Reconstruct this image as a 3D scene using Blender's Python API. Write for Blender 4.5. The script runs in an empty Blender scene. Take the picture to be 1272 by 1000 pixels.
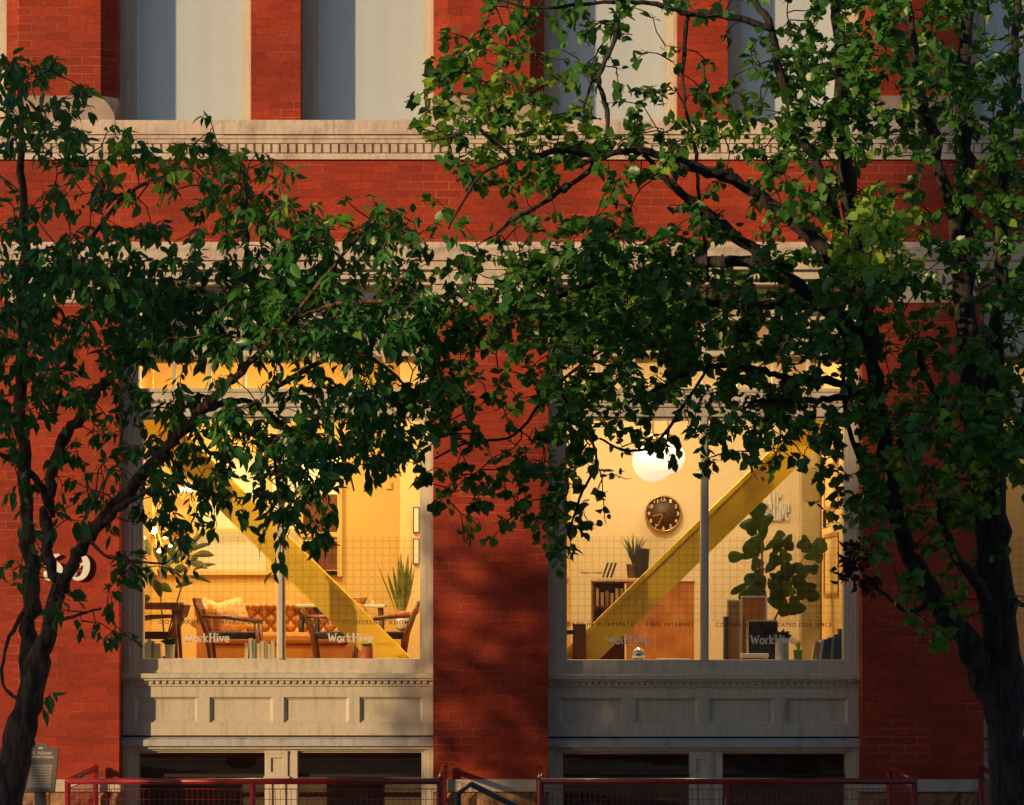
import bpy, bmesh, math, random
import numpy as np
from mathutils import Vector, Matrix
R = math.radians
random.seed(7); np.random.seed(7)
S = bpy.context.scene
COL = S.collection

# ------------------------------------------------------------------ camera, sky, sun, exposure
CZ, D, PPM = 2.92, 30.0, 120.0           # camera height, distance to the facade, photo pixels per metre on the facade
cam = bpy.data.objects.new('camera', bpy.data.cameras.new('camera')); COL.objects.link(cam)
cam.location = (0, -D, CZ); cam.rotation_euler = (R(90), 0, 0)
cam.data.sensor_width = 36; cam.data.lens = 36 * D * PPM / 1272
cam.data.shift_y = 250 / 1272; cam.data.clip_end = 600
S.camera = cam
AZ, EL = R(47), R(14)                    # sun: left of the facade's normal, low
w = bpy.data.worlds.new('World'); S.world = w; w.use_nodes = True
nt = w.node_tree; bg = nt.nodes['Background']
sky = nt.nodes.new('ShaderNodeTexSky'); sky.sky_type = 'NISHITA'; sky.sun_disc = False
sky.sun_elevation = EL; sky.sun_rotation = R(180) + AZ; sky.air_density = 1.0; sky.dust_density = .6; sky.ozone_density = 2.4
nt.links.new(sky.outputs[0], bg.inputs[0]); bg.inputs[1].default_value = 0.098
sun = bpy.data.objects.new('sun', bpy.data.lights.new('sun', 'SUN')); COL.objects.link(sun)
sun.data.energy = 5.0; sun.data.angle = R(1.0); sun.data.color = (1.0, 0.69, 0.37)
sv = Vector((-math.sin(AZ) * math.cos(EL), -math.cos(AZ) * math.cos(EL), math.sin(EL)))
sun.rotation_euler = sv.to_track_quat('Z', 'Y').to_euler(); sun.location = (-20, -30, 20)
S.view_settings.view_transform = 'Standard'; S.view_settings.look = 'None'
S.view_settings.exposure = -0.27; S.view_settings.gamma = 1.0
S.render.engine = 'CYCLES'
S.cycles.max_bounces = 6; S.cycles.transparent_max_bounces = 12; S.cycles.sample_clamp_indirect = 4

# ------------------------------------------------------------------ helpers
def P(px, py, y=0.0):
    """world point at depth y (metres behind the facade plane) that stands at photo pixel px,py"""
    k = (D + y) / D / PPM
    return Vector(((px - 636) * k, y, CZ + (750 - py) * k))
def X(px, y=0.0): return P(px, 0, y).x
def Z(py, y=0.0): return P(0, py, y).z

def tag(o, label=None, cat=None, group=None, kind=None):
    if label: o['label'] = label
    if cat: o['category'] = cat
    if group: o['group'] = group
    if kind: o['kind'] = kind
    return o
def empty(name, loc, label, cat, group=None):
    o = bpy.data.objects.new(name, None); o.location = loc; COL.objects.link(o)
    o.empty_display_size = .1
    return tag(o, label, cat, group)

class MB:
    def __init__(s): s.v = []; s.f = []; s.sm = []
    def add(s, vs, fs, smooth=False):
        n = len(s.v); s.v += [tuple(v) for v in vs]; s.f += [tuple(i + n for i in f) for f in fs]; s.sm += [smooth] * len(fs)
        return s
    def box(s, x0, x1, y0, y1, z0, z1):
        x0, x1 = min(x0, x1), max(x0, x1); y0, y1 = min(y0, y1), max(y0, y1); z0, z1 = min(z0, z1), max(z0, z1)
        return s.add([(x0,y0,z0),(x1,y0,z0),(x1,y1,z0),(x0,y1,z0),(x0,y0,z1),(x1,y0,z1),(x1,y1,z1),(x0,y1,z1)],
                     [(0,3,2,1),(4,5,6,7),(0,1,5,4),(1,2,6,5),(2,3,7,6),(3,0,4,7)])
    def pbox(s, px0, px1, py0, py1, y0, y1):
        """front face at depth y0 covers these photo pixels; runs back to y1"""
        a = P(px0, py0, y0); b = P(px1, py1, y0)
        return s.box(a.x, b.x, y0, y1, b.z, a.z)
    def prism(s, pts, y0, y1):
        """pts (x,z) counter-clockwise seen from the front, extruded in y"""
        n = len(pts)
        vs = [(x, y0, z) for x, z in pts] + [(x, y1, z) for x, z in pts]
        fs = [tuple(range(n)), tuple(range(2*n-1, n-1, -1))] + [(i, i+n, (i+1) % n + n, (i+1) % n) for i in range(n)]
        return s.add(vs, fs)
    def obox(s, c, u, v, n, hu, hv, hn):
        c = Vector(c); u = Vector(u).normalized()*hu; v = Vector(v).normalized()*hv; n = Vector(n).normalized()*hn
        vs = [c-u-v-n, c+u-v-n, c+u+v-n, c-u+v-n, c-u-v+n, c+u-v+n, c+u+v+n, c-u+v+n]
        return s.add(vs, [(0,3,2,1),(4,5,6,7),(0,1,5,4),(1,2,6,5),(2,3,7,6),(3,0,4,7)])
    def tube(s, pts, rs, n=8, smooth=True, caps=True):
        pts = [Vector(p) for p in pts]
        if not hasattr(rs, '__len__'): rs = [rs]*len(pts)
        vs = []; fs = []
        ref = Vector((0.31, 0.9, 0.2)).normalized()
        for i, p in enumerate(pts):
            t = (pts[min(i+1, len(pts)-1)] - pts[max(i-1, 0)])
            if t.length < 1e-9: t = Vector((0,0,1))
            t.normalize()
            a = t.cross(ref)
            if a.length < .05: a = t.cross(Vector((1,0,0)))
            a.normalize(); b = t.cross(a)
            for k in range(n):
                q = 2*math.pi*k/n
                vs.append(p + (a*math.cos(q) + b*math.sin(q))*rs[i])
        for i in range(len(pts)-1):
            for k in range(n):
                fs.append((i*n+k, i*n+(k+1)%n, (i+1)*n+(k+1)%n, (i+1)*n+k))
        if caps:
            fs.append(tuple(range(n-1, -1, -1))); fs.append(tuple((len(pts)-1)*n+k for k in range(n)))
        return s.add(vs, fs, smooth)
    def lathe(s, c, prof, n=20, axis='z'):
        c = Vector(c); vs = []; fs = []
        for r, h in prof:
            for k in range(n):
                q = 2*math.pi*k/n
                if axis == 'z': vs.append(c + Vector((r*math.cos(q), r*math.sin(q), h)))
                else: vs.append(c + Vector((r*math.cos(q), h, r*math.sin(q))))
        for i in range(len(prof)-1):
            for k in range(n):
                fs.append((i*n+k, i*n+(k+1)%n, (i+1)*n+(k+1)%n, (i+1)*n+k))
        fs.append(tuple(range(n-1, -1, -1))); fs.append(tuple((len(prof)-1)*n+k for k in range(n)))
        return s.add(vs, fs, True)
    def ball(s, c, r, n=14, sz=1.0):
        prof = [(max(1e-4, r*math.sin(math.pi*i/(n//2))), -r*sz*math.cos(math.pi*i/(n//2))) for i in range(n//2+1)]
        return s.lathe(c, prof, n)
    def build(s, name, m, parent=None, bevel=0, recalc=True):
        me = bpy.data.meshes.new(name); me.from_pydata([tuple(v) for v in s.v], [], s.f)
        me.polygons.foreach_set('use_smooth', s.sm)
        if recalc:
            bm = bmesh.new(); bm.from_mesh(me); bmesh.ops.recalc_face_normals(bm, faces=bm.faces); bm.to_mesh(me); bm.free()
        me.materials.append(m); o = bpy.data.objects.new(name, me); COL.objects.link(o)
        if parent:
            o.parent = parent
            base = parent.location if parent.parent is None else parent.location + parent.parent.location
            if parent.parent is not None and parent.type == 'MESH': base = parent.parent.location
            o.location = (0,0,0)
            for v in me.vertices: v.co -= ORIG(parent)
        if bevel:
            b = o.modifiers.new('bevel', 'BEVEL'); b.width = bevel; b.segments = 2; b.limit_method = 'ANGLE'
        return o
def ORIG(p):
    o = Vector((0,0,0))
    while p is not None: o = o + p.location; p = p.parent
    return o

def ribbon(mb, pts, ws, y0, y1, closed=False):
    """flat stroke of varying width in the xz plane, extruded in y"""
    n = len(pts); L = []; Rr = []
    for i, (x, z) in enumerate(pts):
        a = pts[max(i-1, 0)]; b = pts[min(i+1, n-1)]
        t = Vector((b[0]-a[0], b[1]-a[1]));
        if t.length < 1e-9: t = Vector((1, 0))
        t.normalize(); wd = (ws[i] if hasattr(ws, '__len__') else ws)/2
        L.append((x - t.y*wd, z + t.x*wd)); Rr.append((x + t.y*wd, z - t.x*wd))
    for i in range(n-1):
        mb.prism([L[i], Rr[i], Rr[i+1], L[i+1]], y0, y1)
def spline(pts, n=6):
    out = []
    Q = [pts[0]] + list(pts) + [pts[-1]]
    for i in range(1, len(Q)-2):
        p0, p1, p2, p3 = [np.array(q, float) for q in Q[i-1:i+3]]
        for k in range(n):
            t = k/n
            out.append(tuple(.5*((2*p1) + (-p0+p2)*t + (2*p0-5*p1+4*p2-p3)*t*t + (-p0+3*p1-3*p2+p3)*t**3)))
    out.append(tuple(pts[-1])); return out

# ------------------------------------------------------------------ materials
def mat(name, col, rough=.6, metal=0, spec=.5, noise=None, bump=0, bscale=30, emit=None, trans=0, coat=0, streak=0, stretch=None):
    m = bpy.data.materials.new(name); m.use_nodes = True; n = m.node_tree.nodes; l = m.node_tree.links
    b = n['Principled BSDF']; b.inputs['Base Color'].default_value = (*col, 1); b.inputs['Roughness'].default_value = rough
    b.inputs['Metallic'].default_value = metal; b.inputs['Specular IOR Level'].default_value = spec
    if coat: b.inputs['Coat Weight'].default_value = coat; b.inputs['Coat Roughness'].default_value = .1
    g = n.new('ShaderNodeNewGeometry')
    if noise:
        c2, sc, lo, hi = noise
        t = n.new('ShaderNodeTexNoise'); t.inputs['Scale'].default_value = sc; t.inputs['Detail'].default_value = 6
        if stretch:
            mp = n.new('ShaderNodeMapping'); mp.inputs['Scale'].default_value = stretch; l.new(g.outputs['Position'], mp.inputs[0]); l.new(mp.outputs[0], t.inputs['Vector'])
        else: l.new(g.outputs['Position'], t.inputs['Vector'])
        r = n.new('ShaderNodeMapRange'); r.inputs[1].default_value = lo; r.inputs[2].default_value = hi
        l.new(t.outputs[0], r.inputs[0])
        x = n.new('ShaderNodeMix'); x.data_type = 'RGBA'; x.inputs[6].default_value = (*col, 1); x.inputs[7].default_value = (*c2, 1)
        l.new(r.outputs[0], x.inputs[0]); l.new(x.outputs[2], b.inputs['Base Color'])
    if streak:                                        # rain streaks and grime that run down the face
        mp = n.new('ShaderNodeMapping'); mp.inputs['Scale'].default_value = (9, 9, .9); l.new(g.outputs['Position'], mp.inputs[0])
        t = n.new('ShaderNodeTexNoise'); t.inputs['Scale'].default_value = 1.6; t.inputs['Detail'].default_value = 7; t.inputs['Roughness'].default_value = .65; l.new(mp.outputs[0], t.inputs['Vector'])
        r = n.new('ShaderNodeMapRange'); r.inputs[1].default_value = .48; r.inputs[2].default_value = .78; r.inputs[3].default_value = 1; r.inputs[4].default_value = 1-streak; l.new(t.outputs[0], r.inputs[0])
        v = n.new('ShaderNodeVectorMath'); v.operation = 'SCALE'; src = b.inputs['Base Color'].links[0].from_socket
        l.new(src, v.inputs[0]); l.new(r.outputs[0], v.inputs['Scale']); l.new(v.outputs[0], b.inputs['Base Color'])
    if bump:
        t = n.new('ShaderNodeTexNoise'); t.inputs['Scale'].default_value = bscale; t.inputs['Detail'].default_value = 5
        if stretch:
            mp = n.new('ShaderNodeMapping'); mp.inputs['Scale'].default_value = stretch; l.new(g.outputs['Position'], mp.inputs[0]); l.new(mp.outputs[0], t.inputs['Vector'])
        else: l.new(g.outputs['Position'], t.inputs['Vector'])
        bp = n.new('ShaderNodeBump'); bp.inputs['Strength'].default_value = bump; bp.inputs['Distance'].default_value = .02
        l.new(t.outputs[0], bp.inputs['Height']); l.new(bp.outputs[0], b.inputs['Normal'])
    if emit:
        b.inputs['Emission Color'].default_value = (*emit[0], 1); b.inputs['Emission Strength'].default_value = emit[1]
    return m

def brick_mat():
    m = bpy.data.materials.new('brick'); m.use_nodes = True; n = m.node_tree.nodes; l = m.node_tree.links
    b = n['Principled BSDF']
    g = n.new('ShaderNodeNewGeometry'); s = n.new('ShaderNodeSeparateXYZ'); l.new(g.outputs['Position'], s.inputs[0])
    ad = n.new('ShaderNodeMath'); ad.operation = 'ADD'; ym = n.new('ShaderNodeMath'); ym.operation = 'MULTIPLY'; ym.inputs[1].default_value = .3; l.new(s.outputs[1], ym.inputs[0])
    l.new(s.outputs[0], ad.inputs[0]); l.new(ym.outputs[0], ad.inputs[1])
    c = n.new('ShaderNodeCombineXYZ'); l.new(ad.outputs[0], c.inputs[0]); l.new(s.outputs[2], c.inputs[1])
    t = n.new('ShaderNodeTexBrick'); l.new(c.outputs[0], t.inputs['Vector'])
    t.inputs['Scale'].default_value = 1; t.inputs['Brick Width'].default_value = .262; t.inputs['Row Height'].default_value = .0858
    t.inputs['Mortar Size'].default_value = .0026; t.inputs['Mortar Smooth'].default_value = .3; t.inputs['Bias'].default_value = -.15
    t.inputs['Color1'].default_value = (.36, .038, .011, 1); t.inputs['Color2'].default_value = (.25, .024, .009, 1)
    # mortar colour varies along the wall: red-tinted mostly, pale where it has leached
    no = n.new('ShaderNodeTexNoise'); no.inputs['Scale'].default_value = 1.7; no.inputs['Detail'].default_value = 5; l.new(c.outputs[0], no.inputs['Vector'])
    mr = n.new('ShaderNodeMapRange'); mr.inputs[1].default_value = .42; mr.inputs[2].default_value = .66; l.new(no.outputs[0], mr.inputs[0])
    mx = n.new('ShaderNodeMix'); mx.data_type = 'RGBA'; mx.inputs[6].default_value = (.16, .028, .014, 1); mx.inputs[7].default_value = (.50, .20, .11, 1)
    l.new(mr.outputs[0], mx.inputs[0]); l.new(mx.outputs[2], t.inputs['Mortar'])
    n2 = n.new('ShaderNodeTexNoise'); n2.inputs['Scale'].default_value = 26; n2.inputs['Detail'].default_value = 4; l.new(g.outputs['Position'], n2.inputs['Vector'])
    n3 = n.new('ShaderNodeTexNoise'); n3.inputs['Scale'].default_value = .9; n3.inputs['Detail'].default_value = 3; l.new(g.outputs['Position'], n3.inputs['Vector'])
    m1 = n.new('ShaderNodeMapRange'); m1.inputs[1].default_value = .3; m1.inputs[2].default_value = .7; m1.inputs[3].default_value = .8; m1.inputs[4].default_value = 1.15; l.new(n2.outputs[0], m1.inputs[0])
    m2 = n.new('ShaderNodeMapRange'); m2.inputs[1].default_value = .35; m2.inputs[2].default_value = .65; m2.inputs[3].default_value = .82; m2.inputs[4].default_value = 1.12; l.new(n3.outputs[0], m2.inputs[0])
    mm = n.new('ShaderNodeMath'); mm.operation = 'MULTIPLY'; l.new(m1.outputs[0], mm.inputs[0]); l.new(m2.outputs[0], mm.inputs[1])
    vm = n.new('ShaderNodeVectorMath'); vm.operation = 'SCALE'; l.new(t.outputs['Color'], vm.inputs[0]); l.new(mm.outputs[0], vm.inputs['Scale'])
    l.new(vm.outputs[0], b.inputs['Base Color']); b.inputs['Roughness'].default_value = .75; b.inputs['Specular IOR Level'].default_value = .3
    iv = n.new('ShaderNodeMath'); iv.operation = 'SUBTRACT'; iv.inputs[0].default_value = 1; l.new(t.outputs['Fac'], iv.inputs[1])
    bp = n.new('ShaderNodeBump'); bp.inputs['Strength'].default_value = .5; bp.inputs['Distance'].default_value = .006
    l.new(iv.outputs[0], bp.inputs['Height']); l.new(bp.outputs[0], b.inputs['Normal'])
    return m

M = {}
M['brick'] = brick_mat()
M['stone'] = mat('stone', (.62, .50, .39), .8, noise=((.42, .32, .25), 5, .45, .75), bump=.5, bscale=18, streak=.3)
M['rough_stone'] = mat('rough_stone', (.38, .20, .10), .9, noise=((.20, .09, .05), 7, .35, .7), bump=1.0, bscale=14)
M['sandstone'] = mat('sandstone', (.42, .31, .24), .85, noise=((.30, .21, .16), 4, .4, .7), bump=.3, bscale=25)
M['cream'] = mat('cream_paint', (.58, .50, .37), .45, noise=((.47, .39, .28), 22, .5, .9), bump=.05, bscale=12, streak=.35)
M['cream_grey'] = mat('grey_paint', (.45, .42, .38), .5, noise=((.22, .20, .18), 6, .55, .8), bump=.08, streak=.4)
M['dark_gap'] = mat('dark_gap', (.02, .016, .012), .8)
M['blind'] = mat('blind', (.70, .72, .74), .8, bump=.15, bscale=120)
M['shade'] = mat('shade', (.50, .36, .17), .8)
M['wall_orange'] = mat('wall_orange', (.82, .56, .17), .7, noise=((.76, .50, .13), 1.2, .4, .7))
M['wall_yellow'] = mat('wall_yellow', (.80, .60, .28), .7, noise=((.74, .54, .24), 1.0, .4, .7))
M['wall_pale'] = mat('wall_pale', (.78, .64, .38), .7, noise=((.74, .58, .31), 1.0, .4, .7))
M['olive'] = mat('olive', (.27, .22, .10), .6)
M['beam'] = mat('beam_paint', (.80, .52, .030), .5, noise=((.70, .43, .02), 2, .4, .7))
M['ceiling'] = mat('ceiling_paint', (.75, .60, .35), .8)
M['wood'] = mat('wood', (.52, .23, .06), .45, noise=((.34, .12, .03), 5, .35, .7))
M['wood_dark'] = mat('wood_dark', (.17, .05, .015), .4, noise=((.09, .025, .008), 9, .35, .7))
M['leather'] = mat('leather', (.62, .27, .05), .38, noise=((.46, .17, .03), 4, .35, .7))
M['black'] = mat('black', (.012, .011, .011), .5)
M['white'] = mat('white', (.75, .73, .68), .5)
M['vinyl'] = None
M['white_paint'] = mat('letter_white', (.80, .76, .66), .5)
M['gold'] = mat('gold', (.55, .34, .10), .3, metal=.9)
M['clock_face'] = mat('clock_face', (.075, .030, .010), .5)
M['rail_red'] = mat('rail_red', (.26, .010, .012), .35, noise=((.17, .008, .010), 6, .5, .8), coat=.3)
M['steel_dark'] = mat('dark_steel', (.06, .06, .065), .5, metal=.3)
M['plaque'] = mat('plaque', (.14, .12, .10), .5, metal=.3)
M['plaque_text'] = mat('plaque_text', (.60, .54, .46), .6)
M['terracotta'] = mat('terracotta', (.42, .10, .04), .7)
M['basement'] = mat('basement_paint', (.16, .11, .06), .8, noise=((.05, .035, .02), 2.2, .35, .7))
M['asphalt'] = mat('asphalt', (.05, .05, .052), .9, noise=((.035, .035, .037), 3, .4, .6), bump=.3, bscale=60)
M['concrete'] = mat('concrete', (.30, .29, .27), .9, noise=((.22, .21, .20), 2, .4, .7), bump=.2)
M['ink'] = mat('ink', (.10, .055, .02), .7)
M['book_pale'] = mat('book_pale', (.55, .50, .40), .7)
M['book_cream'] = mat('book_cream', (.62, .50, .28), .7)
M['book_blue'] = mat('book_blue', (.05, .08, .12), .6)
M['book_green'] = mat('book_green', (.22, .26, .16), .7)
M['book_tan'] = mat('book_tan', (.42, .25, .10), .7)
M['pillow'] = mat('pillow', (.72, .48, .20), .8, noise=((.55, .30, .10), 25, .5, .6))
M['glow'] = mat('globe_glass', (1, 1, 1), .3, emit=((1, .93, .80), .85))
M['bulb'] = mat('bulb', (1, .8, .4), .3, emit=((1, .60, .16), 55))
M['tube_light'] = mat('light_strip', (1, 1, 1), .3, emit=((1, .85, .5), 4))
M['chrome'] = mat('chrome', (.75, .75, .75), .12, metal=1)
M['green_glass'] = mat('green_glass', (.25, .45, .06), .2)
M['plant_green'] = mat('plant_green', (.05, .10, .025), .4, noise=((.09, .15, .035), 8, .4, .6))
M['dark_plant'] = mat('dark_plant', (.030, .055, .018), .4, noise=((.055, .09, .025), 8, .4, .6))
M['snake'] = mat('snake_leaf', (.10, .13, .03), .4, noise=((.26, .22, .07), 14, .45, .6))
M['bark_left'] = mat('bark', (.19, .095, .055), .85, noise=((.06, .032, .02), 14, .42, .58), bump=1.0, bscale=22, stretch=(1.6, 1.6, .35))
M['bark_right'] = mat('bark_dark', (.045, .036, .032), .9, noise=((.015, .012, .010), 14, .42, .58), bump=1.0, bscale=20, stretch=(1.6, 1.6, .35))

def glass_mat():
    m = bpy.data.materials.new('window_glass'); m.use_nodes = True; n = m.node_tree.nodes; l = m.node_tree.links
    n.clear(); o = n.new('ShaderNodeOutputMaterial'); t = n.new('ShaderNodeBsdfTransparent'); t.inputs[0].default_value = (.96, .97, .96, 1)
    g = n.new('ShaderNodeBsdfGlossy'); g.inputs['Roughness'].default_value = .01
    lw = n.new('ShaderNodeLayerWeight'); lw.inputs['Blend'].default_value = .5
    pw = n.new('ShaderNodeMath'); pw.operation = 'POWER'; pw.inputs[1].default_value = 5; l.new(lw.outputs['Facing'], pw.inputs[0])
    f = n.new('ShaderNodeMath'); f.operation = 'MULTIPLY_ADD'; f.inputs[1].default_value = .96; f.inputs[2].default_value = .07; l.new(pw.outputs[0], f.inputs[0])
    no = n.new('ShaderNodeTexNoise'); no.inputs['Scale'].default_value = 1.3; ge = n.new('ShaderNodeNewGeometry'); l.new(ge.outputs['Position'], no.inputs['Vector'])
    bp = n.new('ShaderNodeBump'); bp.inputs['Strength'].default_value = .08; bp.inputs['Distance'].default_value = .02
    l.new(no.outputs[0], bp.inputs['Height']); l.new(bp.outputs[0], g.inputs['Normal'])
    k = n.new('ShaderNodeMath'); k.operation = 'MULTIPLY'; k.inputs[1].default_value = 1.0; l.new(f.outputs[0], k.inputs[0]); k.use_clamp = True
    x = n.new('ShaderNodeMixShader'); l.new(k.outputs[0], x.inputs[0]); l.new(t.outputs[0], x.inputs[1]); l.new(g.outputs[0], x.inputs[2])
    l.new(x.outputs[0], o.inputs[0]); return m
M['glass'] = glass_mat()

def translucent_mat(name, col, k):
    m = bpy.data.materials.new(name); m.use_nodes = True; n = m.node_tree.nodes; l = m.node_tree.links; n.clear()
    o = n.new('ShaderNodeOutputMaterial'); d = n.new('ShaderNodeBsdfDiffuse'); t = n.new('ShaderNodeBsdfTranslucent')
    d.inputs[0].default_value = (*col, 1); t.inputs[0].default_value = (*col, 1); x = n.new('ShaderNodeMixShader'); x.inputs[0].default_value = k
    l.new(d.outputs[0], x.inputs[1]); l.new(t.outputs[0], x.inputs[2]); l.new(x.outputs[0], o.inputs[0]); return m
M['vinyl'] = translucent_mat('white_vinyl', (.85, .82, .76), .45)
M['frost'] = translucent_mat('frosted_glass', (.80, .78, .62), .6)
def film_mat():
    """clear film printed with translucent squares and darker clear lines between them"""
    m = bpy.data.materials.new('grid_film'); m.use_nodes = True; n = m.node_tree.nodes; l = m.node_tree.links
    n.clear(); o = n.new('ShaderNodeOutputMaterial'); ge = n.new('ShaderNodeNewGeometry'); s = n.new('ShaderNodeSeparateXYZ'); l.new(ge.outputs['Position'], s.inputs[0])
    def line(idx, pitch, wd):
        a = n.new('ShaderNodeMath'); a.operation = 'MULTIPLY'; a.inputs[1].default_value = 1/pitch; l.new(s.outputs[idx], a.inputs[0])
        f = n.new('ShaderNodeMath'); f.operation = 'FRACT'; l.new(a.outputs[0], f.inputs[0])
        c = n.new('ShaderNodeMath'); c.operation = 'LESS_THAN'; c.inputs[1].default_value = wd; l.new(f.outputs[0], c.inputs[0]); return c
    def mx(a, b, op='MAXIMUM'):
        q = n.new('ShaderNodeMath'); q.operation = op; l.new(a.outputs[0], q.inputs[0]); l.new(b.outputs[0], q.inputs[1]); return q
    big = mx(line(0, .076, .22), line(2, .076, .22)); small = mx(line(0, .019, .35), line(2, .019, .35))
    t1 = n.new('ShaderNodeBsdfTransparent'); t1.inputs[0].default_value = (.97, .97, .97, 1)
    t2 = n.new('ShaderNodeBsdfTransparent'); t2.inputs[0].default_value = (.84, .82, .78, 1)
    d = n.new('ShaderNodeBsdfDiffuse'); d.inputs[0].default_value = (.8, .75, .62, 1)
    tl = n.new('ShaderNodeBsdfTranslucent'); tl.inputs[0].default_value = (.8, .75, .6, 1)
    dd = n.new('ShaderNodeMixShader'); dd.inputs[0].default_value = .6; l.new(d.outputs[0], dd.inputs[1]); l.new(tl.outputs[0], dd.inputs[2])
    a = n.new('ShaderNodeMixShader'); l.new(small.outputs[0], a.inputs[0]); 
    sq = n.new('ShaderNodeMixShader'); sq.inputs[0].default_value = .055; l.new(t1.outputs[0], sq.inputs[1]); l.new(dd.outputs[0], sq.inputs[2])
    l.new(sq.outputs[0], a.inputs[1]); l.new(t1.outputs[0], a.inputs[2])
    b = n.new('ShaderNodeMixShader'); l.new(big.outputs[0], b.inputs[0]); l.new(a.outputs[0], b.inputs[1]); l.new(t2.outputs[0], b.inputs[2])
    l.new(b.outputs[0], o.inputs[0]); return m
M['film'] = film_mat()

def leaf_mat(name, c1, c2, c3, rough=.38):
    """c1..c2 by the leaf's own tint 0..1, c3 for the young leaves, sunlight put into their colour (tint above 1)"""
    m = bpy.data.materials.new(name); m.use_nodes = True; n = m.node_tree.nodes; l = m.node_tree.links
    n.clear(); o = n.new('ShaderNodeOutputMaterial'); a = n.new('ShaderNodeAttribute'); a.attribute_name = 'tint'
    r = n.new('ShaderNodeValToRGB'); e = r.color_ramp.elements; e[0].color = (*c1, 1); e[1].position = .5; e[1].color = (*c2, 1)
    q = e.new(1.0); q.color = (*c3, 1)
    h = n.new('ShaderNodeMath'); h.operation = 'MULTIPLY'; h.inputs[1].default_value = .5; l.new(a.outputs['Fac'], h.inputs[0]); l.new(h.outputs[0], r.inputs[0])
    b = n.new('ShaderNodeBsdfPrincipled'); b.inputs['Roughness'].default_value = rough; b.inputs['Specular IOR Level'].default_value = .5
    l.new(r.outputs[0], b.inputs['Base Color'])
    t = n.new('ShaderNodeBsdfTranslucent'); v = n.new('ShaderNodeVectorMath'); v.operation = 'MULTIPLY'; v.inputs[1].default_value = (1.5, 1.5, .5)
    l.new(r.outputs[0], v.inputs[0]); l.new(v.outputs[0], t.inputs[0])
    x = n.new('ShaderNodeMixShader'); x.inputs[0].default_value = .35; l.new(b.outputs[0], x.inputs[1]); l.new(t.outputs[0], x.inputs[2]); l.new(x.outputs[0], o.inputs[0])
    return m
M['leaf_left'] = leaf_mat('broad_leaf', (.030, .125, .034), (.070, .25, .036), (.24, .42, .035), .33)
M['leaf_right'] = leaf_mat('lobed_leaf', (.032, .115, .022), (.085, .24, .030), (.30, .44, .035), .36)
M['leaf_dead'] = leaf_mat('dry_leaf', (.045, .020, .016), (.075, .03, .022), (.12, .05, .03), .7)
M['leaf_fig'] = leaf_mat('fig_leaf', (.012, .035, .010), (.028, .062, .012), (.1, .15, .03), .35)

# ------------------------------------------------------------------ text
def text_mesh(txt, size=1.0, spacing=1.0, offset=0.0):
    c = bpy.data.curves.new('t', 'FONT'); c.body = txt; c.size = size; c.space_character = spacing; c.offset = offset; c.resolution_u = 3
    o = bpy.data.objects.new('t', c); COL.objects.link(o)
    dg = bpy.context.evaluated_depsgraph_get(); dg.update()
    me = bpy.data.meshes.new_from_object(o.evaluated_get(dg)); bpy.data.objects.remove(o)
    return me
def text_to_mb(mb, txt, px0, px1, pybase, y, h_px=None, spacing=1.0, offset=0.0, depth=.001):
    """text whose ink runs from px0 to px1 on the baseline pybase at depth y"""
    me = text_mesh(txt, 1.0, spacing, offset)
    xs = [v.co.x for v in me.vertices]; x0, x1 = min(xs), max(xs)
    A = P(px0, pybase, y); B = P(px1, pybase, y); sx = (B.x-A.x)/(x1-x0)
    sz = sx if h_px is None else (h_px*(D+y)/D/PPM)/.70
    mb.add([(A.x+(v.co.x-x0)*sx, y, A.z+v.co.y*sz) for v in me.vertices], [tuple(p.vertices) for p in me.polygons])
    bpy.data.meshes.remove(me)

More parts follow.
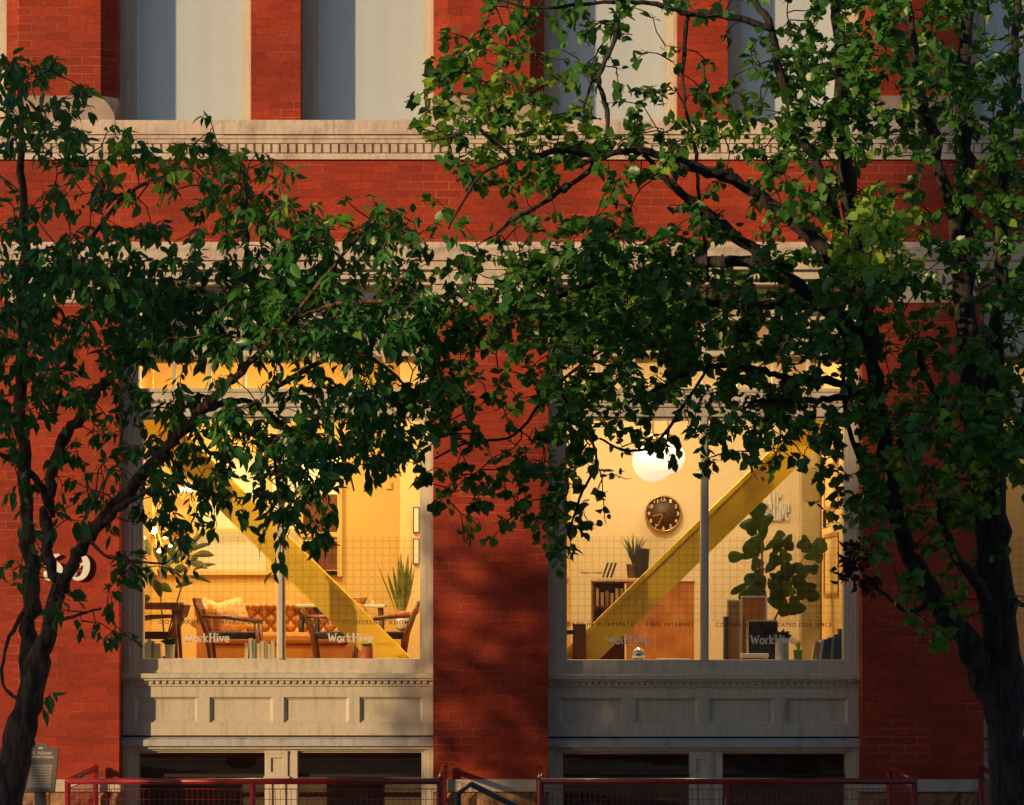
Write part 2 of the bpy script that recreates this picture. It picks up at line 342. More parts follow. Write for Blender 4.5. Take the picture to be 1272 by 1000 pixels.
def slab_word(mb, px0, px1, pytop, pybase, y, wfac=.15, th=.004):
    """the word WorkHive in bold slab-serif strokes"""
    A = P(px0, pybase, y); B = P(px1, pytop, y); H = B.z-A.z
    T = 1.0*wfac*1.0
    def o_(cx, rx, rz, cz): return [(cx+rx*math.cos(2*math.pi*i/16), cz+rz*math.sin(2*math.pi*i/16)) for i in range(17)]
    G = {
     'W': (1.35, [([(.12,1),(.42,0)],T*1.3), ([(.42,0),(.68,.85)],T*.8), ([(.68,.85),(.94,0)],T*1.3), ([(.94,0),(1.22,1)],T*.8), ([(0,1),(.28,1)],T*.8), ([(1.08,1),(1.36,1)],T*.8)]),
     'o': (.78, [(o_(.38,.29,.30,.33),T*1.2)]),
     'r': (.62, [([(.18,.04),(.18,.62)],T*1.3), ([(.18,.45),(.34,.62),(.50,.60)],T*1.2), ([(.03,.04),(.36,.04)],T*.8), ([(.03,.64),(.2,.64)],T*.8)]),
     'k': (.80, [([(.18,.04),(.18,1)],T*1.3), ([(.2,.3),(.56,.62)],T), ([(.32,.38),(.62,.04)],T*1.2), ([(.03,.04),(.34,.04)],T*.8), ([(.03,1),(.2,1)],T*.8), ([(.48,.04),(.76,.04)],T*.8), ([(.42,.64),(.70,.64)],T*.8)]),
     'H': (1.12, [([(.24,.04),(.24,1)],T*1.4), ([(.86,.04),(.86,1)],T*1.4), ([(.24,.52),(.86,.52)],T), ([(.04,.04),(.44,.04)],T*.8), ([(.04,1),(.44,1)],T*.8), ([(.66,.04),(1.06,.04)],T*.8), ([(.66,1),(1.06,1)],T*.8)]),
     'i': (.42, [([(.20,.04),(.20,.62)],T*1.4), ([(.20,.82),(.20,.98)],T*1.5), ([(.04,.04),(.36,.04)],T*.8), ([(.04,.64),(.2,.64)],T*.8)]),
     'v': (.78, [([(.12,.62),(.38,.02)],T*1.3), ([(.38,.02),(.66,.62)],T), ([(0,.64),(.28,.64)],T*.8), ([(.52,.64),(.78,.64)],T*.8)]),
     'e': (.74, [([(.10,.34),(.66,.34),(.62,.52),(.52,.62),(.36,.64),(.20,.58),(.10,.42),(.10,.22),(.22,.06),(.40,.03),(.62,.12)],T*1.1)]),
    }
    tot = sum(G[c][0] for c in 'WorkHive'); sc = (B.x-A.x)/tot; x = A.x
    for ch in 'WorkHive':
        adv, st = G[ch]
        for pts, wd in st:
            ribbon(mb, [(x+a*sc, A.z+b*H) for a, b in pts], wd*sc*1.15, y-th, y)
        x += adv*sc

# ================================================================== SETTING
def struct(name, mb, m):
    o = mb.build(name, m); o['kind'] = 'structure'; return o
g = MB(); g.box(-200, 200, -260, 200, -.45, -.17); struct('ground', g, M['asphalt'])
g = MB(); g.box(-60, 60, -11.2, -.02, -.3, 0); struct('pavement', g, M['concrete'])
g = MB(); g.box(-60, 60, -11.5, -11.2, -.3, -.02); struct('kerb', g, M['sandstone'])

# ================================================================== THE BRICK BUILDING
BX = 533.0
B = empty('brick_building', (0, 0, 0), 'red brick commercial building with cream stone bands and large cream-framed shop windows', 'building')
def Wb(name, mb, m, parent=None, bevel=0): return mb.build(name, m, parent or B, bevel)

wall = MB()
TH = .46
for k in (-2, -1, 0, 1, 2):                       # lower piers between the shop windows
    a = 5 + BX*k; b = 148 + BX*k
    if k == 0: a -= 9
    if k == 2: b += 8
    wall.box(X(a), X(b), 0, TH, Z(968), Z(302))
wall.box(X(-900), X(2200), .001, TH, Z(302), Z(198))   # frieze between the storeys
for k in (-2, -1, 0, 1, 2):                       # upper piers with chamfered corners
    a = X(5+BX*k); b = X(143+BX*k); c = .15
    pts = [(a, c), (a+c, 0), (b-c, 0), (b, c), (b, TH), (a, TH)]
    z0, z1 = Z(119), Z(-520)
    vs = [(x, y, z0) for x, y in pts] + [(x, y, z1) for x, y in pts]
    n = 6
    wall.add(vs, [tuple(range(n-1, -1, -1)), tuple(range(n, 2*n))] + [(i, (i+1) % n, (i+1) % n+n, i+n) for i in range(n)])
    m0 = 310+BX*k; m1 = 372+BX*k                  # slim pier between twin windows
    wall.box(X(m0), X(m1), .15, TH, Z(150), Z(-520))
    wall.box(X(143+BX*k), X(5+BX*(k+1)), .152, TH, Z(-180), Z(-518))
for k in (-1, 0, 1, 2): wall.box(X(130+BX*k), X(18+BX*(k+1)), TH, TH+.1, Z(-178), Z(-519))
Wb('brick_wall', wall, M['brick'])
back = MB()                                        # rest of the block
back.box(X(-900), X(-905), .3, 14, 0, Z(-520)); back.box(X(2200), X(2205), .3, 14, 0, Z(-520)); back.box(X(-905), X(2205), 14, 14.3, 0, Z(-520))
Wb('rear_wall', back, M['brick'])
rf = MB(); rf.box(X(-905), X(2205), .0, 14.3, Z(-520), Z(-540)); Wb('roof', rf, M['concrete'])

blk = MB()                                         # chamfer stops: pale stone blocks under the upper piers
for k in (-2, -1, 0, 1, 2):
    a = X(5+BX*k); b = X(143+BX*k); c = .15
    N = 6; ring = []
    for i in range(N+1):
        t = i/N; cc = max(.003, c*(1-math.sqrt(max(0, 1-t*t))) if True else 0)
        cc = max(.004, c*(1-math.sin(t*math.pi/2)))
        z = Z(119) + (Z(150)-Z(119))*t + (.001 if i == 0 else 0)
        e = .006
        ring.append([(a-e, cc+.0, z), (a+cc, -e, z), (b-cc, -e, z), (b+e, cc, z), (b+e, TH, z), (a-e, TH, z)])
    vs = [p for r in ring for p in r]; fs = [tuple(range(6)), tuple(N*6+j for j in range(5, -1, -1))]
    for i in range(N):
        for j in range(6): fs.append((i*6+j, (i+1)*6+j, (i+1)*6+(j+1) % 6, i*6+(j+1) % 6))
    blk.add(vs, fs); Wb('pier_base', blk, M['sandstone']); blk = MB()

band = MB()                                        # dentilled sill course
x0, x1 = X(-900), X(2200)
def jitter_band(mb, py0, py1, y, step, amp=.006):
    """rough-hewn slab in blocks"""
    x = x0
    while x < x1:
        L = step*random.uniform(.8, 1.2); mb.box(x, min(x+L, x1)-.004, y+random.uniform(-amp, amp), .16, Z(py1), Z(py0)+random.uniform(-amp, amp)*.3); x += L
jitter_band(band, 150.5, 168, -.075, 1.35)
band.box(x0, x1, -.05, .16, Z(173), Z(168)); band.box(x0, x1, -.035, .16, Z(178.5), Z(173))
band.box(x0, x1, -.004, .16, Z(191), Z(178.5))
x = x0
while x < x1:
    band.box(x, x+.062+random.uniform(-.002, .002), -.032, -.003, Z(190), Z(179.5)); x += .0875
band.box(x0, x1, -.022, .16, Z(194), Z(191)); band.box(x0, x1, -.034, .16, Z(198.5), Z(194))
Wb('sill_course', band, M['stone'])

bd = MB()                                          # string course over the shop windows
y = 0
prof = [(302, -.10), (309, -.115), (314, -.10), (324, -.085), (325, -.05), (335, -.045)]
for (pa, ya), (pb, yb) in zip(prof[:-1], prof[1:]):
    za, zb = Z(pa), Z(pb)
    bd.add([(x0, ya, za), (x1, ya, za), (x1, yb, zb), (x0, yb, zb)], [(0, 3, 2, 1)])
for k in (-2, -1, 0, 1, 2):                       # stone capitals on the piers
    a, b_ = X(5+BX*k)-.004, X(148+BX*k)+.004
    bd.box(a, b_, -.028, .3, Z(350), Z(335.02)); bd.box(a, b_, -.040, .3, Z(353), Z(350)); bd.box(a, b_, -.010, .3, Z(376), Z(353))
bd.add([(x0, .2, Z(335)), (x1, .2, Z(335)), (x1, -.045, Z(335)), (x0, -.045, Z(335))], [(0, 1, 2, 3)])
bd.add([(x0, .2, Z(302)), (x1, .2, Z(302)), (x1, -.10, Z(302)), (x0, -.10, Z(302))], [(0, 3, 2, 1)])
o = Wb('string_course', bd, M['stone'])
lt = MB()                                          # timber lintel over each shop window
for k in (-1, 0, 1, 2):
    a, b = 148+BX*k, 538+BX*k
    lt.box(X(a)+.002, X(b)-.002, .02, .44, Z(346), Z(325)); lt.box(X(a)+.002, X(b)-.002, .10, .44, Z(352), Z(346))
Wb('window_lintel', lt, M['cream'])
fnd = MB(); 
for k in (-2, -1, 0, 1, 2):
    a = 5 + BX*k; b = 148 + BX*k
    fnd = MB(); fnd.box(X(a)-.02, X(b)+.02, -.05, TH, Z(983), Z(968)); Wb('water_table', fnd, M['stone'])
rb = MB()
for k in (-2, -1, 0, 1, 2):                        # rock-faced foundation blocks
    a = X(5+BX*k)-.01; b = X(148+BX*k)+.01; z = Z(983)-.004; row = 0
    while z > 0:
        h = .30; x = a - (.25 if row % 2 else 0)
        while x < b:
            L = random.uniform(.42, .6); xa = max(a, x); xb = min(b, x+L)
            if xb-xa > .05:
                nx, nz = 7, 5; vs = []; 
                for j in range(nz):
                    for i in range(nx):
                        edge = (i in (0, nx-1)) or (j in (0, nz-1))
                        vs.append((xa+.004+(xb-xa-.008)*i/(nx-1), -.01 - (0 if edge else random.uniform(.02, .06)), z-h+.004+(h-.008)*j/(nz-1)))
                rb.add(vs, [(j*nx+i, j*nx+i+1, (j+1)*nx+i+1, (j+1)*nx+i) for j in range(nz-1) for i in range(nx-1)])
                rb.box(xa+.004, xb-.004, -.0095, .44, z-h+.004, z-.004)
            x += L
        z -= h; row += 1
    Wb('stone_foundation', rb, M['rough_stone']); rb = MB()

# ---------------- upper twin windows
def frame_rect(mb, a, b, t, bo, wl, wr, wt, wb, y0, y1):
    """rectangular frame in photo pixels measured on the facade plane"""
    xa, xb, zt, zb = X(a), X(b), Z(t), Z(bo); L, Rr, T_, Bo = wl/PPM, wr/PPM, wt/PPM, wb/PPM
    mb.box(xa, xa+L, y0, y1, zb, zt); mb.box(xb-Rr, xb, y0, y1, zb, zt)
    if T_: mb.box(xa+L, xb-Rr, y0+.001, y1, zt-T_, zt)
    if Bo: mb.box(xa+L, xb-Rr, y0+.001, y1, zb, zb+Bo)
for k in (-1, 0, 1, 2):
    for a, b, e in ((143, 310, 1), (372, 538, 0)):
        a += BX*k; b += BX*k
        f = MB()
        frame_rect(f, a, b, -180, 151, 8, 5, 8, 2, .20, .40)
        frame_rect(f, a+8, b-5, -172, 149.5, 5, 4, 5, 1, .225, .40)
        frame_rect(f, a+13, b-9, -167, 149, 6, 4, 6, 5, .26, .40)
        frame_rect(f, a+19, b-12.5, -161, 144, 1.2, 1.2, 1, 1, .275, .40)
        o = Wb('sash_window', f, M['cream'])
        gl = MB(); gl.box(X(a+18), X(b-11), .30, .305, Z(146), Z(-165)); Wb('pane', gl, M['glass'], o)
        bl = MB()                                   # roller blind, faint waviness
        nx = 24; vs = []
        for j in range(2):
            for i in range(nx+1):
                t = i/nx; vs.append((X(a+8)+(X(b-4)-X(a+8))*t, .50+.004*math.sin(t*9+k)+.002*math.sin(t*31), Z(147) if j == 0 else Z(-170)))
        bl.add(vs, [(i, i+1, nx+1+i+1, nx+1+i) for i in range(nx)], True); Wb('roller_blind', bl, M['blind'], o); o.location.y += .16

# ---------------- shop-window bays
def bay(k):
    before = set(B.children)
    s = BX*k + {-1: -9, 2: 8}.get(k, 0); dy = 1.5*k                            # the right-hand bay sits a touch lower
    f = MB()
    top, sl = 352, 837+dy
    # outer stepped frame
    for (i0, wl, wr, y0, y1) in ((0, 9, 5, .17, .46), (9, 6, 5, .205, .46), (15, 4, 4, .235, .46)):
        a = 148+s+i0; b = 538+s-(0 if i0 == 0 else (5 if i0 == 9 else 10))
        frame_rect(f, a, b, top, sl, wl, wr, 0, 0, y0, y1)
    a, b = 167+s, 524+s
    f.box(X(a), X(b), .19, .46, Z(500), Z(482))     # transom bar
    f.box(X(a), X(b), .17, .46, Z(484.5), Z(480)); f.box(X(a), X(b), .18, .46, Z(503), Z(499)); f.box(X(a), X(b), .21, .46, Z(515), Z(503.01))
    x = X(a)
    while x < X(b)-.04: f.box(x, x+.035, .165, .192, Z(498), Z(493)); x += .06
    f.box(X(a), X(b), .25, .46, Z(837+dy), Z(819+dy))        # sash bottom rail
    f.box(X(a), X(b), .235, .26, Z(837+dy), Z(833+dy))
    f.box(X(a), X(b), .24, .46, Z(356), Z(351.5))
    frame_rect(f, a, b, 515, 820+dy, 5, 4, 4, 0, .262, .44)
    cx = 345 + s
    f.box(X(cx-4.5), X(cx+5), .24, .44, Z(819+dy), Z(515)); f.box(X(cx-2.5), X(cx+3), .215, .24, Z(819+dy), Z(515))
    win = Wb('storefront_window', f, M['cream'], bevel=.003)
    win['label'] = 'cream painted storefront window with a dentilled transom bar'
    # transom lights
    mu = MB()
    for i in range(-1, 9):
        px = 256+44*i+s-(1.0 if k == 0 else 0)
        if px > a+4 and px < b-4: mu.box(X(px-1.8), X(px+1.8), .27, .40, Z(480), Z(356))
    mu.box(X(a)+.001, X(b)-.001, .274, .39, Z(393), Z(389)); mu.box(X(a)+.001, X(b)-.001, .271, .40, Z(438), Z(432))
    Wb('muntin', mu, M['cream'], win)
    sh = MB(); sh.box(X(a+2), X(b-2), .42, .43, Z(446), Z(354)); Wb('window_shade', sh, M['shade'], win)
    for (p0, p1, q0, q1) in ((a, b, 353, 481), (a+3, cx-3, 514, 821+dy), (cx+3, b-3, 514, 821+dy)):
        gp = MB(); gp.box(X(p0), X(p1), .335, .340, Z(q1), Z(q0)); Wb('pane', gp, M['glass'], win)
    for p0, p1 in ((a+6, cx-5), (cx+6, b-5)):
        fm = MB()
        A, C = P(p0, 776, .345), P(p1, 666, .345); fm.add([(A.x, .345, A.z), (C.x, .345, A.z), (C.x, .345, C.z), (A.x, .345, C.z)], [(0, 1, 2, 3)])
        Wb('grid_film', fm, M['film'], win)
    # ledge, dentils, bulkhead
    q = MB()
    q.box(X(148+s)+.001, X(538+s)-.001, .10, .46, Z(843+dy), Z(837.2+dy))
    q.box(X(148+s)+.001, X(538+s)-.001, .125, .46, Z(846+dy), Z(843+dy))
    x = X(149+s)
    while x < X(537+s)-.04: q.box(x, x+.042+random.uniform(-.002, .002), .142, .19, Z(850+dy), Z(846.5+dy)); x += .068
    q.box(X(148+s)+.001, X(538+s)-.001, .165, .46, Z(853+dy), Z(846.01+dy))
    t, bo = 853+dy, 915+dy
    px = [(163, 241), (257, 336), (350, 431), (445, 524)]
    yf = .185
    q.box(X(148+s)+.001, X(538+s)-.001, yf, .46, Z(867+dy), Z(t)+0); q.box(X(148+s)+.001, X(538+s)-.001, yf, .46, Z(bo), Z(899+dy))
    e = [148] + [v for p in px for v in p] + [538]
    for i in range(0, len(e), 2): q.box(X(e[i]+s)+.001, X(e[i+1]+s)-.001 if i == len(e)-2 else X(e[i+1]+s), yf+.0005, .46, Z(899+dy), Z(867+dy))
    for p0, p1 in px:
        q.box(X(p0+s), X(p1+s), yf+.044, .46, Z(899+dy), Z(867+dy))
        o4 = [(X(p0+s), Z(867+dy)), (X(p1+s), Z(867+dy)), (X(p1+s), Z(899+dy)), (X(p0+s), Z(899+dy))]; g_ = .028   # splayed moulding
        i4 = [(o4[0][0]+g_, o4[0][1]-g_), (o4[1][0]-g_, o4[1][1]-g_), (o4[2][0]-g_, o4[2][1]+g_), (o4[3][0]+g_, o4[3][1]+g_)]
        for a_ in range(4):
            b_ = (a_+1) % 4
            q.add([(o4[a_][0], yf+.012, o4[a_][1]), (o4[b_][0], yf+.012, o4[b_][1]), (i4[b_][0], yf+.042, i4[b_][1]), (i4[a_][0], yf+.042, i4[a_][1])], [(0, 1, 2, 3)])
    Wb('bulkhead_panel', q, M['cream'], bevel=.002)
    lg = MB()
    za, zb = Z(917+dy), Z(928+dy)
    lg.add([(X(148+s), .19, za), (X(538+s), .19, za), (X(538+s), .12, Z(920+dy)), (X(148+s), .12, Z(920+dy)), (X(148+s), .115, zb), (X(538+s), .115, zb), (X(538+s), .40, zb), (X(148+s), .40, zb)],
           [(0, 1, 2, 3), (3, 2, 5, 4), (4, 5, 6, 7), (0, 3, 4, 7), (1, 6, 5, 2)])
    Wb('drip_ledge', lg, M['cream_grey'])
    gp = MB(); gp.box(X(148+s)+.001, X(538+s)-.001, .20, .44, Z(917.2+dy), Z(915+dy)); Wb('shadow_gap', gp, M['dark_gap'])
    # basement windows
    h = MB()
    for i0, w_, y0 in ((0, 7, .16), (7, 7, .20), (14, 5, .235)):
        frame_rect(h, 148+s+i0, 538+s-i0*.8, 928+dy+i0*.35, 1120, w_, w_*.9, 4, 0, y0, .46)
    h.box(X(326+s), X(367+s), .19, .46, Z(1120), Z(934+dy))
    bw = Wb('basement_window', h, M['cream'], bevel=.002)
    pp = MB()                                       # little panelled post
    for (u0, u1, v0, v1, y0) in ((326, 355, 934, 938, .165), (328, 334, 938, 966, .17), (349, 355, 938, 966, .17), (334, 349, 938, 943, .17), (334, 349, 961, 966, .17), (325, 357, 966, 970, .15), (330, 335, 970, 1100, .17), (347, 352, 970, 1100, .17)):
        pp.box(X(u0+s), X(u1+s), y0, .191, Z(v1+dy), Z(v0+dy))
    Wb('panelled_post', pp, M['cream'], bw, bevel=.002)
    mm = MB(); mm.box(X(170+s), X(326+s), .30, .36, Z(968), Z(964)); mm.box(X(367+s), X(522+s), .30, .36, Z(968), Z(964)); Wb('meeting_rail', mm, M['black'], bw)
    for u0, u1 in ((165, 330), (364, 525)):
        gg = MB(); gg.box(X(u0+s), X(u1+s), .32, .325, 0, Z(932)); Wb('pane', gg, M['glass'], bw)
    for o_ in set(B.children) - before: o_.location.y += .09
    return win
wins = {k: bay(k) for k in (-1, 0, 1, 2)}

# lettering on the glass
def lettering(k, words, rows):
    for p in words: m = MB(); slab_word(m, p[0], p[1], p[2], p[3], .334); m.build('shop_name_lettering', M['vinyl'], wins[k])
    for t, p0, p1, py in rows: m = MB(); text_to_mb(m, t, p0, p1, py, .333, h_px=5.0, spacing=1.25, offset=.012); m.build('service_lettering', M['ink'], wins[k])
lettering(0, [(229, 285, 787, 797.5), (407, 463, 787, 797.5)],
          [('COWORKING  •  PRIVATE DESKS', 198, 332, 775), ('OFFICES  •  CONFERENCE ROOMS', 378, 512, 775.5)])
lettering(1, [(753, 809, 789.5, 800), (932, 988, 789.5, 800)],
          [('DROP-IN WORKSPACE  •  FIBER INTERNET', 705, 862, 778), ('COWORKING  •  DEDICATED DESK SPACE', 889, 1033, 778.5)])

# ---------------- rooms behind the shop windows
FZ = 2.08                                           # shop floor level
CEIL = Z(452, 3.0)
rm = MB(); rm.box(X(-900), X(2200), .5, 9.5, FZ-.2, FZ); Wb('interior_floor', rm, M['wood'])
cl = MB(); cl.box(X(-900), X(2200), .47, 9.5, 6.3, 6.45); Wb('interior_ceiling', cl, M['ceiling'])
iw = MB()
iw.box(-4.42, -4.30, .5, 4.8, FZ, 6.3)               # left wall of the lounge
iw.pbox(150, 236, 400, 711, 4.604, 4.7)
iw.box(X(130, 4.6), X(540, 4.6), 4.6, 4.7, FZ, Z(711, 4.6))        # wainscot under the inner window
iw.box(X(425, 4.6), X(560, 4.6), 4.6, 4.7, Z(711, 4.6), 6.3)
iw.box(X(130, 4.6), X(425, 4.6), 4.601, 4.7, Z(560, 4.6), 6.3)
Wb('lounge_wall', iw, M['wall_orange'])
iw = MB(); iw.box(X(497, 3.4), X(600, 3.4), 3.4, 3.5, FZ, 6.3); iw.box(X(600, 3.4), X(600, 3.4)+.1, .5, 3.4, FZ, 6.3)
Wb('lounge_side_wall', iw, M['wall_yellow'])
iw = MB(); iw.box(X(140, 7), X(440, 7), 7.0, 7.1, FZ, 6.3); Wb('office_wall', iw, M['wall_pale'])
fr = MB()                                            # inner glazed partition
for u0, u1, v0, v1 in ((236, 243, 600, 711), (330, 337, 560, 711), (150, 375, 657, 661.5), (150, 425, 709, 714), (371, 376, 600, 716), (419, 425, 600, 716), (376, 419, 661, 666), (376, 419, 708, 714), (150, 425, 560, 566)):
    fr.pbox(u0, u1, v0, v1, 4.52 + (.004 if u1-u0 > 20 else 0), 4.62)
inner = Wb('inner_window', fr, M['wall_orange'])
pn = MB()
for u0, u1, v0, v1 in ((213, 331, 566, 708), (337, 371, 566, 709)): pn.pbox(u0, u1, v0, v1, 4.66, 4.67)
pn.build('frosted_pane', M['frost'], inner)
pn = MB(); pn.pbox(376, 419, 614, 661, 4.66, 4.67); pn.pbox(376, 419, 672, 709, 4.66, 4.67); pn.build('dark_pane', M['wood_dark'], inner)
pn = MB(); pn.pbox(376, 419, 666.5, 671, 4.6, 4.63); pn.build('white_rail', M['white'], inner)

rw = MB()
rw.box(X(640, 5), X(1100, 5), 5.0, 5.1, FZ, 6.3)     # pale back wall
rw.box(.12, .25, .5, 5.0, FZ, 6.3)
Wb('workspace_wall', rw, M['wall_pale'])
rw = MB(); rw.pbox(996, 1019.5, 480, 900, 2.5, 2.8); Wb('interior_column', rw, M['olive'], bevel=.004)
rw = MB(); rw.box(3.47, 3.57, .47, 2.8, FZ, 6.3); rw.box(X(1021, 2.5), X(1060, 2.5), 2.6, 2.7, FZ, 6.3)
o = Wb('panelled_side_wall', rw, M['wall_orange'])
tr = MB(); tr.pbox(1019.5, 1022, 480, 840, 2.45, 2.5); tr.build('wall_trim', M['wood_dark'], o)
for v0, v1 in ((575, 632), (662, 741)):
    tr = MB(); zt, zb = Z(v0, 1.4), Z(v1, 1.4)
    for ya, yb in ((.75, .79), (2.11, 2.15)): tr.box(3.455, 3.47, ya, yb, zb, zt)
    tr.box(3.455, 3.47, .79, 2.11, zb, zb+.04); tr.box(3.455, 3.47, .79, 2.11, zt-.04, zt); tr.build('panel_moulding', M['wood'], o)
for k in (-1, 2):                                    # neighbouring rooms, seen only as slivers
    rw = MB(); rw.box(X(150+BX*k, 3), X(560+BX*k, 3), 3.0, 3.1, FZ, 6.3); Wb('neighbour_room_wall', rw, M['wall_yellow'])
bs = MB(); bs.box(X(-900), X(2200), 1.1, 1.2, 0, FZ-.2); Wb('basement_wall', bs, M['basement'])
bs = MB()
for k in (-1, 0, 1, 2):
    bs.box(X(165+BX*k, .8), X(330+BX*k, .8), .8, .83, 1.3, 1.62)
    Wb('basement_blind', bs, M['basement']); bs = MB()
sl = MB()
for k in (0, 1): sl.box(X(165+BX*k, .4), X(526+BX*k, .4), .441, .80, Z(817+1.5*k, .44)-.05, Z(820+1.5*k, .44))
Wb('inner_sill', sl, M['cream'])
# big diagonal braces
def brace(p0, p1, half_px, y0, y1):
    a = P(*p0, y0); b = P(*p1, y0); t = (b-a).normalized(); nrm = Vector((-t.z, 0, t.x)); h = half_px*(D+y0)/D/PPM
    m = MB(); c = (a+b)/2; m.obox((c.x, (y0+y1)/2, c.z), t, nrm, (0, 1, 0), (b-a).length/2, h, (y1-y0)/2)
    # flanges
    for sgn in (1 if nrm.z > 0 else -1,):
        m.obox((c.x+nrm.x*h*sgn, (y0+y1)/2-.012, c.z+nrm.z*h*sgn), t, nrm, (0, 1, 0), (b-a).length/2+.001, .022, (y1-y0)/2+.02)
    return Wb('diagonal_brace', m, M['beam'])
brace((150, 486), (520, 856), 17.5, 1.0, 1.25)
brace((690, 848), (1060, 488), 17.5, 1.0, 1.25)

# ---------------- lights in the rooms
def point(name, loc, e, col, r=.12):
    l = bpy.data.lights.new(name, 'POINT'); l.energy = e; l.color = col; l.shadow_soft_size = r
    o = bpy.data.objects.new(name, l); o.location = loc; COL.objects.link(o); return o
def ceiling_lamp(x, y, e, col, label):
    r = empty('ceiling_lamp', (x, y, 6.28), label, 'ceiling lamp', 'ceiling lamps in the rooms')
    m = MB(); m.lathe((x, y, 6.19), [(.02, .1), (.22, .09), (.24, .04), (.23, .0)], 20); m.build('housing', M['white'], r)
    m = MB(); m.lathe((x, y, 6.16), [(.20, .03), (.17, .0), (.02, -.02)], 20); m.build('diffuser', M['glow'], r)
    l = bpy.data.lights.new('lamp_light', 'AREA'); l.shape = 'DISK'; l.size = .5; l.energy = e; l.color = col
    o = bpy.data.objects.new('lamp_light', l); o.location = (x, y, 6.12); COL.objects.link(o)
WARM = (1, .80, .42); WARM2 = (1, .78, .46)
ceiling_lamp(-3.2, 2.3, 170, WARM, 'round white ceiling lamp in the lounge above the sofa')
ceiling_lamp(-2.1, .88, 185, WARM, 'round white ceiling lamp added inside the left shop window to light the brace')  # added close to the glass to light the brace and sill
ceiling_lamp(-3.1, 5.8, 380, (1, .8, .5), 'round white ceiling lamp in the glazed office behind the lounge')
ceiling_lamp(1.2, 2.8, 130, WARM2, 'round white ceiling lamp above the reception desk')
ceiling_lamp(3.0, 3.6, 28, WARM2, 'round white ceiling lamp above the fig plant')
ceiling_lamp(1.9, .88, 130, WARM2, 'round white ceiling lamp added just inside the right shop window to light the brace')  # added close to the glass to light the right-hand brace
ceiling_lamp(5.6, 2.0, 25, WARM2, 'round white ceiling lamp in the right-hand neighbouring room')
ceiling_lamp(-6.5, 2.0, 25, WARM, 'round white ceiling lamp in the left-hand neighbouring room')

# ================================================================== THINGS INSIDE
def on(px, py, y): return P(px, py, y)
# globe pendants
for (px, py, r, y, lab) in ((811, 573, 25.5, 2.2, 'large round white glass globe pendant, the nearer of the pair above the clock'),
                            (830, 568, 21, 3.2, 'smaller round white glass globe pendant behind the large one, above the clock')):
    c = P(px, py, y); rr = r/PPM*(D+y)/D
    e = empty('globe_pendant', c, lab, 'pendant lamp', 'white globe pendants')
    m = MB(); m.ball(c, rr, 28); m.build('globe', M['glow'], e)
    m = MB(); m.lathe((c.x, c.y, c.z+rr*.93), [(.10, 0), (.10, .05), (.03, .09), (.01, .1)], 16); m.tube([(c.x, c.y, c.z+rr), (c.x, c.y, 6.3)], .008, 6); m.build('stem', M['gold'], e)
    point('globe_light', c, 22, WARM2, rr)
# lounge chandelier
c = P(190, 640, 1.9)
e = empty('chandelier', c, 'branching brass chandelier with small glowing bulbs behind the left window frame', 'chandelier')
m = MB(); m.tube([(c.x, c.y, 6.3), c], .008, 6)
bl = [(190, 658), (205, 667), (212, 677), (178, 668), (198, 684)]
for px, py in bl:
    q = P(px, py, 1.9+random.uniform(-.15, .15)); m.tube([c, ((c.x+q.x)/2, q.y, q.z-.02), q], .006, 6)
m.build('arm', M['gold'], e)
for i, (px, py) in enumerate(bl):
    q = P(px, py, 1.9); m = MB(); m.ball(q, .048 if i == 0 else .024, 12); m.build('bulb', M['bulb'], e)
point('chandelier_light', P(195, 665, 1.8), 14, (1, .55, .15), .08)
# strip light behind inner window
e = MB(); e.pbox(212, 243, 605.5, 610.5, 4.40, 4.45); o = e.build('strip_light', M['tube_light']); tag(o, 'thin bright white strip light at the top of the inner office window', 'strip light')

